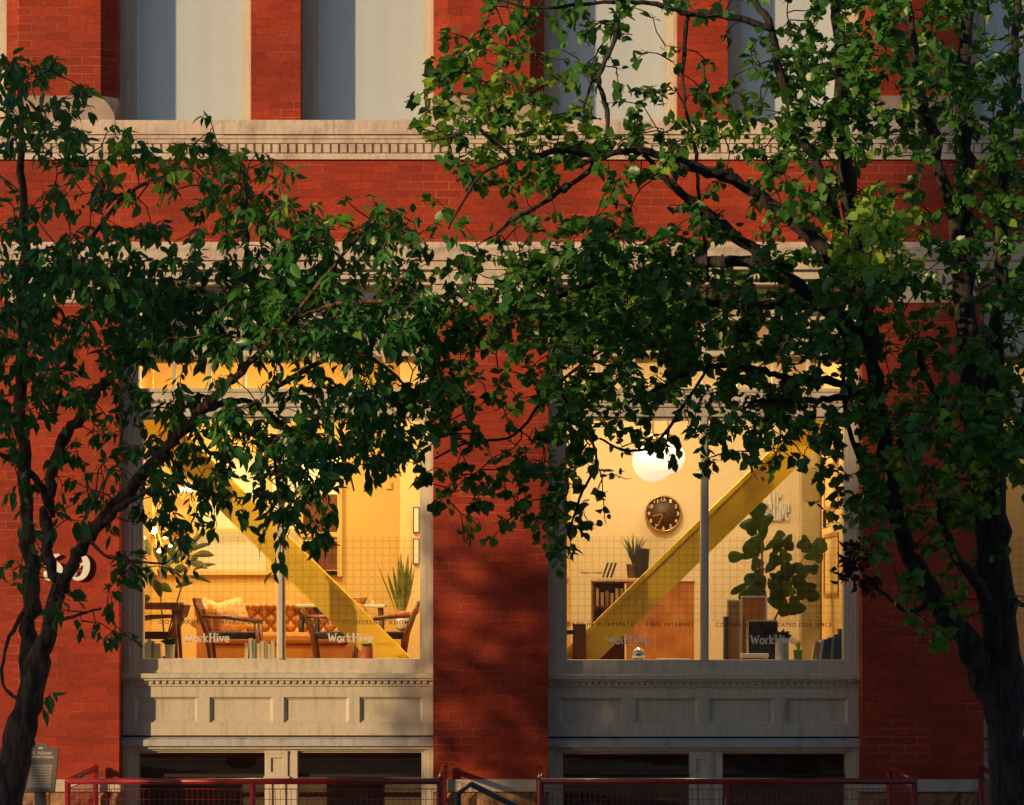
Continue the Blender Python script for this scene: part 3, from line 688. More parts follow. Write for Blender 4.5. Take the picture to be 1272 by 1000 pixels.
# chesterfield sofa
def sofa():
    y0 = 3.15; s = (D+y0)/D/PPM
    a = P(262, 748, y0); b = P(442, 748, y0); base = Vector(((a.x+b.x)/2, y0+.4, FZ))
    e = empty('chesterfield_sofa', base, 'tan leather chesterfield sofa with a deeply buttoned back along the orange wall', 'sofa')
    zt = a.z; zs = Z(784, y0)
    # tufted back
    nx, nz = 110, 22; vs = []
    for j in range(nz+1):
        v = j/nz
        for i in range(nx+1):
            u = i/nx; uu = u*11; vv = v*2.2
            d1 = abs(math.sin(math.pi*(uu+vv)/1)); d2 = abs(math.sin(math.pi*(uu-vv)/1))
            puff = math.sqrt(min(d1, d2))*.055
            roll = .06*math.sin(min(1, max(0, (v-.75)/.25))*math.pi)
            vs.append((a.x+(b.x-a.x)*u, y0+.10-puff-roll, zs-.03+(zt-zs+.03)*v))
    m = MB(); m.add(vs, [(j*(nx+1)+i, j*(nx+1)+i+1, (j+1)*(nx+1)+i+1, (j+1)*(nx+1)+i) for j in range(nz) for i in range(nx)], True)
    m.box(a.x, b.x, y0+.11, y0+.25, FZ+.1, zt-.005); m.tube([(a.x, y0+.13, zt-.03), (b.x, y0+.13, zt-.03)], .055, 12)
    m.build('backrest', M['leather'], e)
    for i in range(2):
        m = MB(); xa = a.x+.06+(b.x-a.x-.12)*i/2; xb = xa+(b.x-a.x-.12)/2-.01
        m.box(xa, xb, y0-.62, y0+.08, zs-.14, zs-.01); m.build('seat_cushion', M['leather'], e, bevel=.04)
    m = MB(); m.box(a.x+.02, b.x-.02, y0-.58, y0+.2, FZ+.10, zs-.145); m.build('base', M['leather'], e, bevel=.02)
    for xx in (a.x-.02, b.x+.02):
        m = MB(); m.box(xx-.08, xx+.08, y0-.60, y0+.2, FZ+.1, zt-.13); m.tube([(xx, y0-.62, zt-.11), (xx, y0+.2, zt-.11)], .10, 14); m.build('armrest', M['leather'], e)
    for xx in (a.x+.05, b.x-.05):
        for yy in (y0-.52, y0+.14): m = MB(); m.lathe((xx, yy, FZ), [(.02, 0), (.035, .05), (.03, .1)], 10); m.build('leg', M['wood_dark'], e)
sofa()
def cushion(px, py, y, s, rot, label, mt='pillow'):
    c = P(px, py, y); m = MB(); n = 10; vs = []
    for sd in (-1, 1):
        for j in range(n+1):
            for i in range(n+1):
                u, v = i/n*2-1, j/n*2-1; th = .09*(1-u**4)*(1-v**4)**.8; pin = 1-.06*(u*u*v*v)
                q = Matrix.Rotation(rot, 3, 'Y') @ Vector((u*s*pin, sd*th, v*s*pin)); vs.append(c+q)
    N = (n+1)**2
    fs = [(j*(n+1)+i, j*(n+1)+i+1, (j+1)*(n+1)+i+1, (j+1)*(n+1)+i) for j in range(n) for i in range(n)]
    m.add(vs, fs+[tuple(N+i for i in f[::-1]) for f in fs], True); o = m.build('cushion', M[mt]); tag(o, label, 'cushion', 'cushions on the sofa')
cushion(262, 768, 2.95, .19, R(28), 'pale yellow cushion leaning at the left end of the sofa')
cushion(287, 766, 2.85, .19, R(-18), 'gold patterned cushion leaning against the buttoned sofa back')

# chairs: mid-century frame, curved back rest, black seat; facing along +x or -x
def easy_chair(px, y, top_py, flip, label, seat_py=788, w=.52):
    base = Vector((X(px, y), y, FZ)); zt = Z(top_py, y); zs = Z(seat_py, y); f = -1 if flip else 1
    e = empty('lounge_chair', base, label, 'chair', 'wooden lounge chairs')
    X0, Y0 = base.x, base.y
    for yy in (-.26, .26):
        m = MB(); m.tube([(X0+f*.05, Y0+yy, FZ), (X0-f*.02, Y0+yy, zs), (X0-f*.10, Y0+yy, (zs+zt)/2+.05), (X0-f*.16, Y0+yy, zt)], [.018, .026, .024, .018], 8); m.build('leg', M['wood_dark'], e)
        m = MB(); m.tube([(X0+f*(w+.05), Y0+yy, FZ), (X0+f*w, Y0+yy, zs+.12)], [.016, .024], 8); m.build('leg', M['wood_dark'], e)
        m = MB(); m.tube([(X0-f*.08, Y0+yy, zs+.20), (X0+f*.2, Y0+yy, zs+.19), (X0+f*(w+.02), Y0+yy, zs+.14)], [.018, .026, .02], 8); m.build('armrest', M['wood_dark'], e)
    m = MB(); m.box(X0-f*.02, X0+f*w, Y0-.25, Y0+.25, zs-.05, zs+.03); m.build('seat', M['black'], e, bevel=.02)
    m = MB()
    m.obox((X0-f*.14, Y0, zt-.06), (0, 1, 0), (f*-.3, 0, 1), (f, 0, .3), .28, .075, .022); m.build('backrest', M['wood_dark'], e, bevel=.018)
easy_chair(262, 1.9, 744, False, 'dark wooden chair with a rounded back rest in front of the gold cushion')
easy_chair(392, 2.0, 756, False, 'dark wooden chair before the sofa, left of the small red pot')
easy_chair(503, 1.7, 748, True, 'brown wooden lounge chair with curved arms below the snake plant')
easy_chair(213, 1.5, 752, True, 'dark wooden chair pushed up to the desk at the left window frame')
# desk at far left
def table(px0, px1, py, y, label, top, legm, name='side_table', th=.035, dp=.5):
    a = P(px0, py, y); b = P(px1, py, y); e = empty(name, ((a.x+b.x)/2, y+dp/2, FZ), label, 'table')
    m = MB(); m.box(a.x, b.x, y, y+dp, a.z-th, a.z); m.build('table_top', M[top], e, bevel=.008)
    for xx in (a.x+.06, b.x-.06):
        for yy in (y+.06, y+dp-.06):
            m = MB(); m.tube([(xx+(.05 if xx > (a.x+b.x)/2 else -.05), yy, FZ), (xx, yy, a.z-th)], [.016, .026], 8); m.build('leg', M[legm], e)
table(160, 222, 748, 1.1, 'dark wooden desk by the left window frame', 'wood_dark', 'wood_dark', 'desk', th=.08)
table(368, 398, 750.5, 2.6, 'small white-topped side table in front of the sofa', 'white', 'black', dp=.35)
table(430, 478, 751, 3.4, 'white-topped bistro table behind the diagonal brace', 'white', 'wood_dark', dp=.5)
# bowl and folded menu on the bistro table
def thing_mesh(name, mb, m, label, cat, group=None, bevel=0):
    o = mb.build(name, M[m], None, bevel); return tag(o, label, cat, group)
c = P(447, 751, 3.6); m = MB(); m.lathe(c, [(.05, .001), (.09, .04), (.10, .08), (.095, .085), (.08, .05)], 18); thing_mesh('bowl', m, 'wood', 'brown wooden bowl on the bistro table', 'bowl')
c = P(460, 751, 3.55); m = MB(); m.obox((c.x+.02, c.y, c.z+.05), (1, .2, .5), (-.5, 0, 1), (0, 1, 0), .012, .05, .06); m.obox((c.x-.03, c.y, c.z+.05), (1, .2, -.5), (.5, 0, 1), (0, 1, 0), .008, .05, .06); thing_mesh('table_card', m, 'book_cream', 'folded cream card standing beside the wooden bowl', 'card')
c = P(483, 603, 4.6); m = MB(); m.box(c.x-.035, c.x+.035, 4.57, 4.598, c.z-.045, c.z+.045); thing_mesh('thermostat', m, 'wall_orange', 'small square thermostat on the orange lounge wall', 'thermostat', bevel=.005)
for v0, v1, lab in ((630, 662, 'thin framed picture seen edge-on, upper of two by the right window frame'), (669, 701, 'thin framed picture seen edge-on, lower of two by the right window frame')):
    e = empty('picture_frame', P(516, v1, 3.3), lab, 'picture', 'framed pictures by the window frame')
    m = MB(); m.pbox(513, 521, v0, v1, 3.36, 3.398); m.build('frame', M['black'], e); m = MB(); m.pbox(514.2, 519.8, v0+1.2, v1-1.2, 3.355, 3.36); m.build('print', M['white'], e)

# books on the inner sills
def book(px0, px1, py_top, py_bot, y, m, lean, label, grp):
    a = P(px0, py_bot, y); b = P(px1, py_top, y); wd = abs(b.x-a.x); h = b.z-a.z
    c = Vector(((a.x+b.x)/2, y+.08, a.z+h/2)); up = Vector((lean, 0, 1)).normalized(); rt = Vector((up.z, 0, -up.x))
    e = empty('book', (c.x, c.y, a.z), label, 'book', grp)
    q = MB(); n = Vector((0, 1, 0))
    for sgn in (-1, 1): q.obox(c+rt*(wd/2-.002)*sgn, rt, up, n, .002, h/2, .08)
    q.obox(c-n*.078, rt, up, n, wd/2-.0045, h/2-.0005, .002); q.build('cover', M[m], e)
    q = MB(); q.obox(c+n*.002, rt, up, n, wd/2-.0045, h/2-.005, .074); q.build('pages', M['white'], e)
cols = {'book_pale': 'pale grey', 'book_cream': 'cream', 'book_blue': 'dark blue', 'book_green': 'grey green', 'book_tan': 'tan'}
def shelf_of(lst, y, where, grp, base):
    o_ = ['first', 'second', 'third', 'fourth', 'fifth', 'sixth', 'seventh', 'eighth']
    for i, (a, b, t, m, ln) in enumerate(lst):
        book(a, b, t, base, y, m, ln, f'{cols[m]} book, {o_[i]} from the left {where}', grp)
shelf_of([(173.5, 177, 799, 'book_cream', 0), (177.5, 182, 798, 'book_pale', 0), (182.5, 187.5, 794, 'book_pale', 0), (188, 191, 796, 'book_green', 0), (191.5, 195, 799, 'book_cream', 0), (195.5, 199, 799, 'book_pale', 0)], .50, 'on the sill by the left window frame', 'books on the sill at far left', 818)
shelf_of([(304, 308.5, 799, 'book_cream', .02), (309.5, 313, 793, 'book_pale', -.06), (314, 317, 795, 'book_green', -.04), (319, 323, 799, 'book_cream', 0), (323.5, 328, 796, 'book_cream', 0), (328.5, 332, 797, 'book_tan', 0), (332.5, 336, 800, 'book_pale', 0), (336.5, 340, 796, 'book_cream', 0)], .50, 'on the sill beside the centre post', 'books on the sill beside the centre post', 818)
shelf_of([(1011, 1017, 797, 'book_tan', .18), (1018, 1022, 796, 'book_pale', .14), (1022.5, 1027, 794, 'book_blue', .12), (1027.5, 1032, 792, 'book_blue', .10), (1032.5, 1036, 791, 'book_green', .08), (1036.5, 1041, 788, 'book_blue', .05), (1041.5, 1048, 781, 'book_blue', .02)], .50, 'leaning on the sill by the right window frame', 'books leaning at far right', 819.5)

# pots and plants on the sills
def leaf_blade(mb, base, tip, w, bow=.0, n=5, fold=.25):
    base = Vector(base); tip = Vector(tip); ax = tip-base; L = ax.length
    sd = ax.cross(Vector((0, 1, 0)));
    if sd.length < 1e-4: sd = Vector((1, 0, 0))
    sd.normalize(); up = sd.cross(ax).normalized()
    vs = []; fs = []
    for i in range(n+1):
        t = i/n; ww = w*math.sin(math.pi*min(1, t*.92+.06))**.8; c = base+ax*t+Vector((0, 0, 1))*bow*math.sin(math.pi*t)
        vs += [c-sd*ww/2+up*ww*fold, c, c+sd*ww/2+up*ww*fold]
    for i in range(n):
        for q in (0, 1): fs.append((i*3+q, i*3+q+1, i*3+q+4, i*3+q+3))
    mb.add(vs, fs, True)
def pot_plant(px, py_base, y, r, h, potm, leafm, blades, name, label, cat='plant', taper=.85):
    c = P(px, py_base, y); e = empty(name, c, label, cat)
    m = MB(); m.lathe(c, [(r*taper*.9, .001), (r*taper, .01), (r, h-.01), (r*1.04, h), (r*.9, h), (r*.85, h-.02)], 20); m.build('pot', M[potm], e)
    m = MB()
    for (dx, dy, dz, ln, w, bow) in blades:
        b0 = c+Vector((dx*.2*r, dy*.2*r, h-.02)); leaf_blade(m, b0, b0+Vector((dx, dy, dz)).normalized()*ln, w, bow)
    m.build('foliage', M[leafm], e); return e
def tuft(n, ln, w, spread=1.0, zmin=.3):
    return [(random.uniform(-1, 1)*spread, random.uniform(-1, 1)*spread, random.uniform(zmin, 1), ln*random.uniform(.6, 1.1), w*random.uniform(.7, 1.2), ln*.12) for _ in range(n)]
pot_plant(211, 818, .55, .055, .15, 'book_pale', 'dark_plant', tuft(60, .11, .02), 'potted_plant', 'low dark plant in a grey-blue pot next to the left-hand books')
pot_plant(456, 818, .52, .063, .125, 'terracotta', 'plant_green', tuft(60, .075, .016, 1, .5), 'potted_plant', 'small green plant in a square-sided red pot at the foot of the yellow brace', taper=1)
pot_plant(971.5, 820, .52, .072, .235, 'white', 'dark_plant', tuft(90, .11, .03, 1.1, .1), 'potted_plant', 'bushy dark plant in a tall white cylinder pot', taper=1)
pot_plant(991.5, 820, .50, .05, .11, 'green_glass', 'green_glass', tuft(22, .14, .008, .35, .8), 'grass_glass', 'bright green glass tumbler with thin grass blades', taper=.9)
# glass ball
c = P(793, 813, .55); m = MB(); m.ball(c, .078, 20); m.lathe((c.x, c.y, c.z-.085), [(.05, 0), (.05, .02)], 12); o = m.build('glass_ball', M['chrome']); tag(o, 'shiny silver glass ball ornament on the sill', 'ornament')
c = P(835, 819.5, .6); m = MB(); m.box(X(815, .6), X(857, .6), .52, .72, c.z-.02, c.z+.012); thing_mesh('paper_stack', m, 'white', 'flat white stack of papers on the sill right of the silver ball', 'papers')
# snake plant on stand
c = P(500, 775, 2.6); e = empty('snake_plant', (c.x, c.y, FZ), 'tall snake plant with upright striped leaves in a terracotta and cream pot', 'plant')
m = MB(); m.lathe(c, [(.06, -.05), (.075, .04), (.08, .085)], 18); m.build('pot', M['white'], e)
m = MB(); m.lathe((c.x, c.y, c.z+.0855), [(.085, 0), (.085, .05), (.07, .05)], 18); m.build('pot_rim', M['terracotta'], e)
m = MB(); m.lathe((c.x, c.y, FZ), [(.09, 0), (.09, .02), (.02, .03), (.02, c.z-.05-FZ-.03), (.08, c.z-.05-FZ)], 14); m.build('stand', M['wood_dark'], e)
m = MB()
for tx, ty, w in ((468, 699, 1.6), (481, 712, 3.5), (488, 704, 4), (495, 692, 5), (501, 700, 4.5), (507, 688, 5), (512, 696, 3.5), (515, 706, 3), (504, 715, 4), (492, 722, 4), (498, 685, 3)):
    b0 = P(500+(tx-500)*.25, 759, 2.6+random.uniform(-.03, .03)); leaf_blade(m, b0, P(tx, ty, 2.6+random.uniform(-.1, .1)), w*.0105, 0, 8, .15)
m.build('foliage', M['snake'], e)
# rubber plant and dracaena at the left
def shrub_px(name, label, base, y, leaves, matn, stems, potr=.12):
    c = P(base[0], base[1], y); e = empty(name, (c.x, c.y, FZ), label, 'plant')
    m = MB(); m.lathe((c.x, c.y, FZ), [(potr*.8, 0), (potr, .25), (potr*1.03, .26), (potr*.9, .26)], 18); m.build('pot', M['terracotta'], e)
    m = MB()
    for st in stems: m.tube([P(q[0], q[1], y+random.uniform(-.05, .05)) for q in st], .010, 6)
    m.build('stem', M['wood_dark'], e)
    m = MB()
    for (x0_, y0_, x1_, y1_, w) in leaves:
        dy = random.uniform(-.2, .2); leaf_blade(m, P(x0_, y0_, y+dy), P(x1_, y1_, y+dy+random.uniform(-.12, .12)), w/110, .02, 7, .12)
    m.build('foliage', M[matn], e)
shrub_px('rubber_plant', 'large-leaved rubber plant behind the desk at the far left of the lounge', (205, 800), 2.4,
  [(195,735,180,700,11),(200,720,212,690,11),(195,728,214,735,11),(205,705,190,680,10),(212,700,230,680,10),(214,712,232,705,11),(185,740,176,752,10),(190,715,172,708,11),(222,700,205,676,10),(226,690,244,676,11),(230,700,246,693,11),(236,716,262,724,6),(236,700,258,706,9),(240,690,266,690,9),(238,684,262,676,6),(235,680,252,662,7),(218,730,240,724,7),(200,742,192,720,10),(210,690,222,668,9),(186,690,178,668,9),(240,708,268,701,5)],
  'dark_plant', [[(205, 800), (200, 750), (198, 700)], [(205, 800), (222, 740), (238, 690)]])
# fiddle-leaf fig
def fig():
    y = 1.55; c = P(950, 800, y)
    e = empty('fiddle_leaf_fig', (c.x, c.y, FZ), 'tall fiddle-leaf fig with big rounded dark leaves in the right-hand window', 'plant')
    m = MB(); m.lathe((c.x, c.y, FZ), [(.15, 0), (.18, .3), (.185, .34), (.16, .34)], 22); m.build('pot', M['black'], e)
    m = MB(); m.tube([P(950, 815, y), P(948, 780, y), P(949, 740, y), P(947, 705, y), P(946, 668, y), P(940, 645, y)], [.02, .017, .014, .012, .01, .006], 7)
    m.tube([P(951, 800, y), P(962, 770, y), P(972, 750, y), P(985, 715, y), (P(1000, 690, y))], [.014, .012, .01, .008, .006], 7); m.build('stem', M['wood_dark'], e)
    L = [(944,660,940,628,22),(938,668,928,648,20),(946,672,950,640,20),(940,690,908,692,13),(944,690,926,678,16),(948,688,938,668,22),(950,684,972,664,14),(955,700,968,676,10),
         (948,712,912,735,8),(950,706,930,724,18),(946,715,924,745,17),(950,715,942,742,16),(952,712,966,692,20),(950,700,936,700,18),(955,718,968,742,20),
         (985,684,974,670,20),(990,680,1004,672,18),(995,684,1024,676,18),(998,692,1020,690,16),(985,695,970,690,18),(988,700,1000,716,22),(996,704,1014,708,12),(975,710,962,722,20),
         (978,716,976,740,26),(986,716,1004,738,26),(976,732,962,752,22),(984,738,990,760,22),(968,738,978,762,18),(1000,722,1012,744,16),(970,700,984,712,24),(958,728,972,742,22)]
    me_v = []; mb = MB(); tint = []
    for (x0_, y0_, x1_, y1_, w) in L:
        dy = random.uniform(-.22, .22); b0 = P(x0_, y0_, y+dy); t0 = P(x1_, y1_, y+dy+random.uniform(-.1, .1)); ax = (t0-b0)*1.12
        sd = ax.cross(Vector((random.uniform(-.4, .4), 1, random.uniform(-.4, .4)))).normalized(); up = sd.cross(ax).normalized(); ww = w*1.15/114
        prof = [(0, .1), (.15, .42), (.35, .58), (.5, .56), (.7, .95), (.85, 1), (.96, .7), (1, .15)]
        vs = []; fs = []
        for (t, q) in prof:
            wv = 1+.06*math.sin(t*22+w); cc = b0+ax*t-up*.02*math.sin(t*3)
            vs += [cc-sd*ww/2*q*wv+up*ww*.10, cc, cc+sd*ww/2*q*wv+up*ww*.10]
        for i in range(len(prof)-1):
            for q in (0, 1): fs.append((i*3+q, i*3+q+1, i*3+q+4, i*3+q+3))
        mb.add(vs, fs, True); tint += [random.uniform(0, 1)]*len(fs)
    o = mb.build('foliage', M['leaf_fig'], e, recalc=False); at = o.data.attributes.new('tint', 'FLOAT', 'FACE'); at.data.foreach_set('value', tint)
fig()
# wall clock
c = P(824, 638, 4.95); rr = 23.0/PPM*(D+4.95)/D
e = empty('wall_clock', c, 'round dark brown wall clock with white numerals and a thin gold rim', 'clock')
m = MB(); m.lathe((c.x, 4.99, c.z), [(rr, 0), (rr*1.0, -.05), (rr*.97, -.065), (rr*.90, -.06), (rr*.90, -.03), (rr*.1, -.03)], 48, 'y'); m.build('rim', M['gold'], e)
m = MB(); m.lathe((c.x, 4.955, c.z), [(rr*.905, 0), (rr*.905, -.004)], 48, 'y'); m.build('dial', M['clock_face'], e)
m = MB()
for i in range(1, 13):
    q = R(90-30*i); px = 824+18.0*math.cos(q); py = 638-18.0*math.sin(q); wd = 3.2 if i > 9 else 1.9
    text_to_mb(m, str(i), px-wd/1.2, px+wd/1.2, py+2.1, 4.948, h_px=4.4, offset=.01)
m.build('numerals', M['white_paint'], e)
for ln, ang, wd, nm in ((13.5, 254+270-90-180, 1.6, 'hour_hand'), (17, 0, 1.3, 'minute_hand')):
    a = R(90-257) if nm == 'hour_hand' else R(90-204)
    q = P(824+math.cos(a)*ln, 638-math.sin(a)*ln, 4.945); m = MB(); ribbon(m, [(c.x, c.z), (q.x, q.z)], wd/100, 4.940, 4.944); m.lathe((c.x, 4.945, c.z), [(.014, 0), (.014, -.008)], 12, 'y'); m.build(nm, M['gold'], e)
# wall logo (tall narrow letters)
m = MB(); slab_word(m, 937, 980, 612, 648, 4.985, wfac=.20, th=.02); o = m.build('wall_logo', M['white']); tag(o, 'tall narrow white letters mounted on the pale wall beside the brace', 'wall lettering')

# reception desk
def desk():
    y = 3.2; a = P(736, 719, y); b = P(864, 719, y)
    e = empty('reception_desk', ((a.x+b.x)/2, y+.4, FZ), 'warm wood plank reception desk with a slotted shelf at its left end', 'desk')
    m = MB(); m.box(a.x-.01, b.x+.01, y-.02, y+.7, a.z-.028, a.z); m.build('counter_top', M['wall_pale'], e)
    xs = np.linspace(X(778, y), b.x-.02, 8)
    m = MB()
    for i in range(7): m.box(xs[i]+.0015, xs[i+1]-.0015, y+random.uniform(0, .004), y+.04, FZ, a.z-.03)
    m.build('front_boards', M['wood'], e)
    m = MB(); m.box(b.x-.018, b.x+.005, y-.012, y+.7, FZ, a.z-.03); m.build('side_panel', M['wall_pale'], e)
    m = MB(); zt = a.z-.03
    m.box(a.x, a.x+.02, y, y+.6, FZ, zt); m.box(a.x+.02, X(778, y), y+.5, y+.52, FZ, zt)
    for zz in (0, .28, .56): m.box(a.x+.02, X(778, y), y+.001, y+.5, zt-.02-zz-.0, zt-zz-.002)
    m.build('shelf', M['wood_dark'], e)
    for i in range(6):
        xx = a.x+.04+i*.056; h = random.uniform(.15, .23)
        m = MB(); m.box(xx, xx+.035, y+.05, y+.3, zt-.30, zt-.30+h); m.build('folder', M[random.choice(['book_cream', 'book_tan', 'book_pale'])], e)
desk()
zt_ = 719
m = MB()
for i in range(3): 
    c = P(752+i*5, 718, 3.5); m.obox((c.x, c.y, c.z+.09), (1, 0, -.35), (.35, 0, 1), (0, 1, 0), .010, .09, .1)
thing_mesh('file_holder', m, 'steel_dark', 'leaning black file holder on the reception desk', 'file holder')
e = pot_plant(787, 718, 3.5, .085, .16, 'wood_dark', 'dark_plant', tuft(36, .36, .012, .45, .9), 'grass_planter', 'spiky grass in a dark square planter on the reception desk')
m = MB(); a = P(790, 718, 3.35); m.obox((a.x+.07, a.y, a.z+.17), (1, 0, -.06), (.06, 0, 1), (0, 1, 0), .075, .17, .05); thing_mesh('printer_box', m, 'black', 'upright black box leaning beside the grass planter', 'box', bevel=.006)
# things by left frame of right bay
m = MB(); m.pbox(711.5, 728, 775, 820, .95, 1.0); thing_mesh('dark_board', m, 'wood_dark', 'upright dark wooden board behind the lower left of the right window', 'board', bevel=.006)
m = MB(); m.pbox(690, 714, 783, 788, .9, 1.3); m.pbox(692, 698, 788, 820, .9, .95); thing_mesh('bench', m, 'black', 'black bench arm half hidden by the left window frame of the right window', 'bench')
e = empty('tall_shelf', P(700, 820, 2.2), 'tall pale orange wooden shelf behind the left frame of the right window', 'shelf')
m = MB(); m.pbox(686, 709, 560, 830, 2.25, 2.6); m.build('carcass', M['wall_orange'], e)
m = MB(); 
for v in (600, 650, 716, 769): m.pbox(690, 708, v, v+3, 2.1, 2.249)
m.build('shelf_board', M['wall_pale'], e)
m = MB(); 
for v in (712, ): m.pbox(699, 706, v-10, v+4, 2.15, 2.2)
# wall sockets in the back wall
for px in (722, 737):
    m = MB(); m.pbox(px, px+12, 700, 711, 4.985, 4.999); thing_mesh('switch_plate', m, 'wall_pale', f'{"left" if px < 730 else "right"} of two pale switch plates above the reception desk end', 'switch plate', 'switch plates', bevel=.003)
# leaning frames on the floor / sill at right
def leaning_frame(u0, u1, v0, v1, y, fm, pm, label, lean=0):
    e = empty('picture_frame', P((u0+u1)/2, v1, y), label, 'picture', 'frames leaning behind the right window')
    m = MB(); w_ = 2.2
    for a, b, c, d in ((u0, u0+w_, v0, v1), (u1-w_, u1, v0, v1), (u0+w_, u1-w_, v0, v0+w_), (u0+w_, u1-w_, v1-w_, v1)): m.pbox(a, b, c, d, y, y+.03)
    m.build('frame', M[fm], e); m = MB(); m.pbox(u0+w_*.9, u1-w_*.9, v0+w_*.9, v1-w_*.9, y+.012, y+.02); m.build('print', M[pm], e)
leaning_frame(903, 921, 745, 822, .95, 'wall_pale', 'book_tan', 'narrow pale frame with a tan picture, leftmost of the leaning frames')
leaning_frame(920, 953, 740, 822, 1.05, 'white', 'wood', 'tall white frame with a brown picture behind the black board')
m = MB(); m.pbox(900, 905, 766, 821, .9, 1.1); thing_mesh('folded_easel', m, 'steel_dark', 'thin dark upright folder left of the narrow pale frame', 'folder')
e = empty('black_board', P(945, 820, .8), 'black sign board with a pale wooden edge behind the white lettering', 'sign board')
m = MB(); m.pbox(930, 966, 772, 813, .78, .80); m.build('board', M['black'], e); m = MB(); m.pbox(927.5, 930, 771, 813, .775, .805); m.pbox(930, 966, 770, 772, .775, .805); m.build('edge', M['wall_pale'], e)
m = MB(); m.pbox(921, 955, 812, 817, .60, .77); thing_mesh('closed_book', m, 'white', 'thick white book lying flat under the black board', 'book', bevel=.004)
m = MB(); m.pbox(1022.5, 1032, 634, 655, 2.0, 2.06); thing_mesh('wall_speaker', m, 'black', 'small black speaker on the orange side wall at far right', 'speaker', bevel=.01)

# ================================================================== NUMBERS ON THE WALL
e = empty('house_number_sign', P(85, 721, 0), 'raised cream house number 59 on the left brick pier', 'house number')
def numeral(pts, ws, dx, dy, name):
    m = MB(); sp = spline([(p[0], p[1], w_) for p, w_ in zip(pts, ws)], 6)
    ribbon(m, [(X(p[0]+dx), Z(p[1]+dy)) for p in sp], [p[2]/PPM for p in sp], -.055, -.025)
    return m
# nine: bowl, spine and ball tail
m = numeral([(101,704),(95,703),(92,697),(93,691),(97,688.5),(102,689),(107,695),(108.5,702),(107,711),(102,717.5),(95,719),(91,716)], [3,5,5,4.5,3.5,4.5,7.5,8.5,8,6,4,3], 0, 0, 'nine')
ribbon(m, [(X(100), Z(702.5)), (X(106), Z(699))], 3/PPM, -.054, -.026)
m.lathe((X(93.5), -.025, Z(713)), [(3.8/PPM, 0), (3.8/PPM, -.031)], 18, 'y'); m.build('digit', M['white_paint'], e)
m = numeral([(58,705),(59,690)], [2.4, 3.2], 0, 0, 'five')
ribbon(m, [(X(58), Z(690)), (X(67), Z(691.5)), (X(75), Z(689))], [3/PPM, 6.5/PPM, 2/PPM], -.054, -.026)
sp = spline([(58,704,2.5),(64,699.5,4),(71,701,6.5),(75,707,8),(72,715,7),(66,719,4.5),(59,718.5,4),(56.5,714,3)], 6)
ribbon(m, [(X(p[0]), Z(p[1])) for p in sp], [p[2]/PPM for p in sp], -.055, -.025)
m.lathe((X(59), -.025, Z(712.5)), [(3.8/PPM, 0), (3.8/PPM, -.031)], 18, 'y'); m.build('digit', M['white_paint'], e)
m = MB()
for px, py in ((95, 690), (107, 703), (62, 691), (74, 707)): m.tube([(X(px), -.03, Z(py)), (X(px), .002, Z(py))], .008, 8)
m.build('stand_off', M['steel_dark'], e)

# ================================================================== HISTORY PLAQUE
def plaque():
    y = -3.0; e = empty('history_plaque', P(47, 1060, y), 'grey cast metal history plaque on a post, partly behind the left tree trunk', 'plaque')
    e.location.z = 0
    pts = [(27,984),(68,984),(73,929),(61,928.5),(58,925),(54,923),(49,922.3),(44,923.2),(40,925.5),(37,928),(31,928)]
    m = MB(); m.prism([(P(a, b, y).x, P(a, b, y).z) for a, b in pts], y, y+.03); m.build('panel', M['plaque'], e, bevel=.004)
    m = MB(); text_to_mb(m, 'J. G. McDonald', 37, 64, 937, y-.003, h_px=3.6, offset=.02); text_to_mb(m, 'Chocolate Company', 36, 67, 941.5, y-.003, h_px=3.6, offset=.02)
    random.seed(3)
    for i in range(15):
        v = 950+i*1.95
        x = 38-.35*i*.8; xe = 65-.12*i
        while x < xe-1.2:
            L = random.uniform(1, 3.2); L = min(L, xe-x); A = P(x, v, y); C = P(x+L, v+.8, y)
            m.box(A.x, C.x, y-.003, y-.001, C.z, A.z); x += L+.55
        if i == 14: pass
    c = P(50.5, 929.5, y); m.box(c.x-.02, c.x+.02, y-.003, y-.001, c.z-.006, c.z+.01)
    m.build('lettering', M['plaque_text'], e)
    m = MB(); a = P(42, 984, y); b = P(55, 984, y); m.box(a.x, b.x, y+.031, y+.12, 0, a.z+.2); m.build('post', M['steel_dark'], e)
plaque()

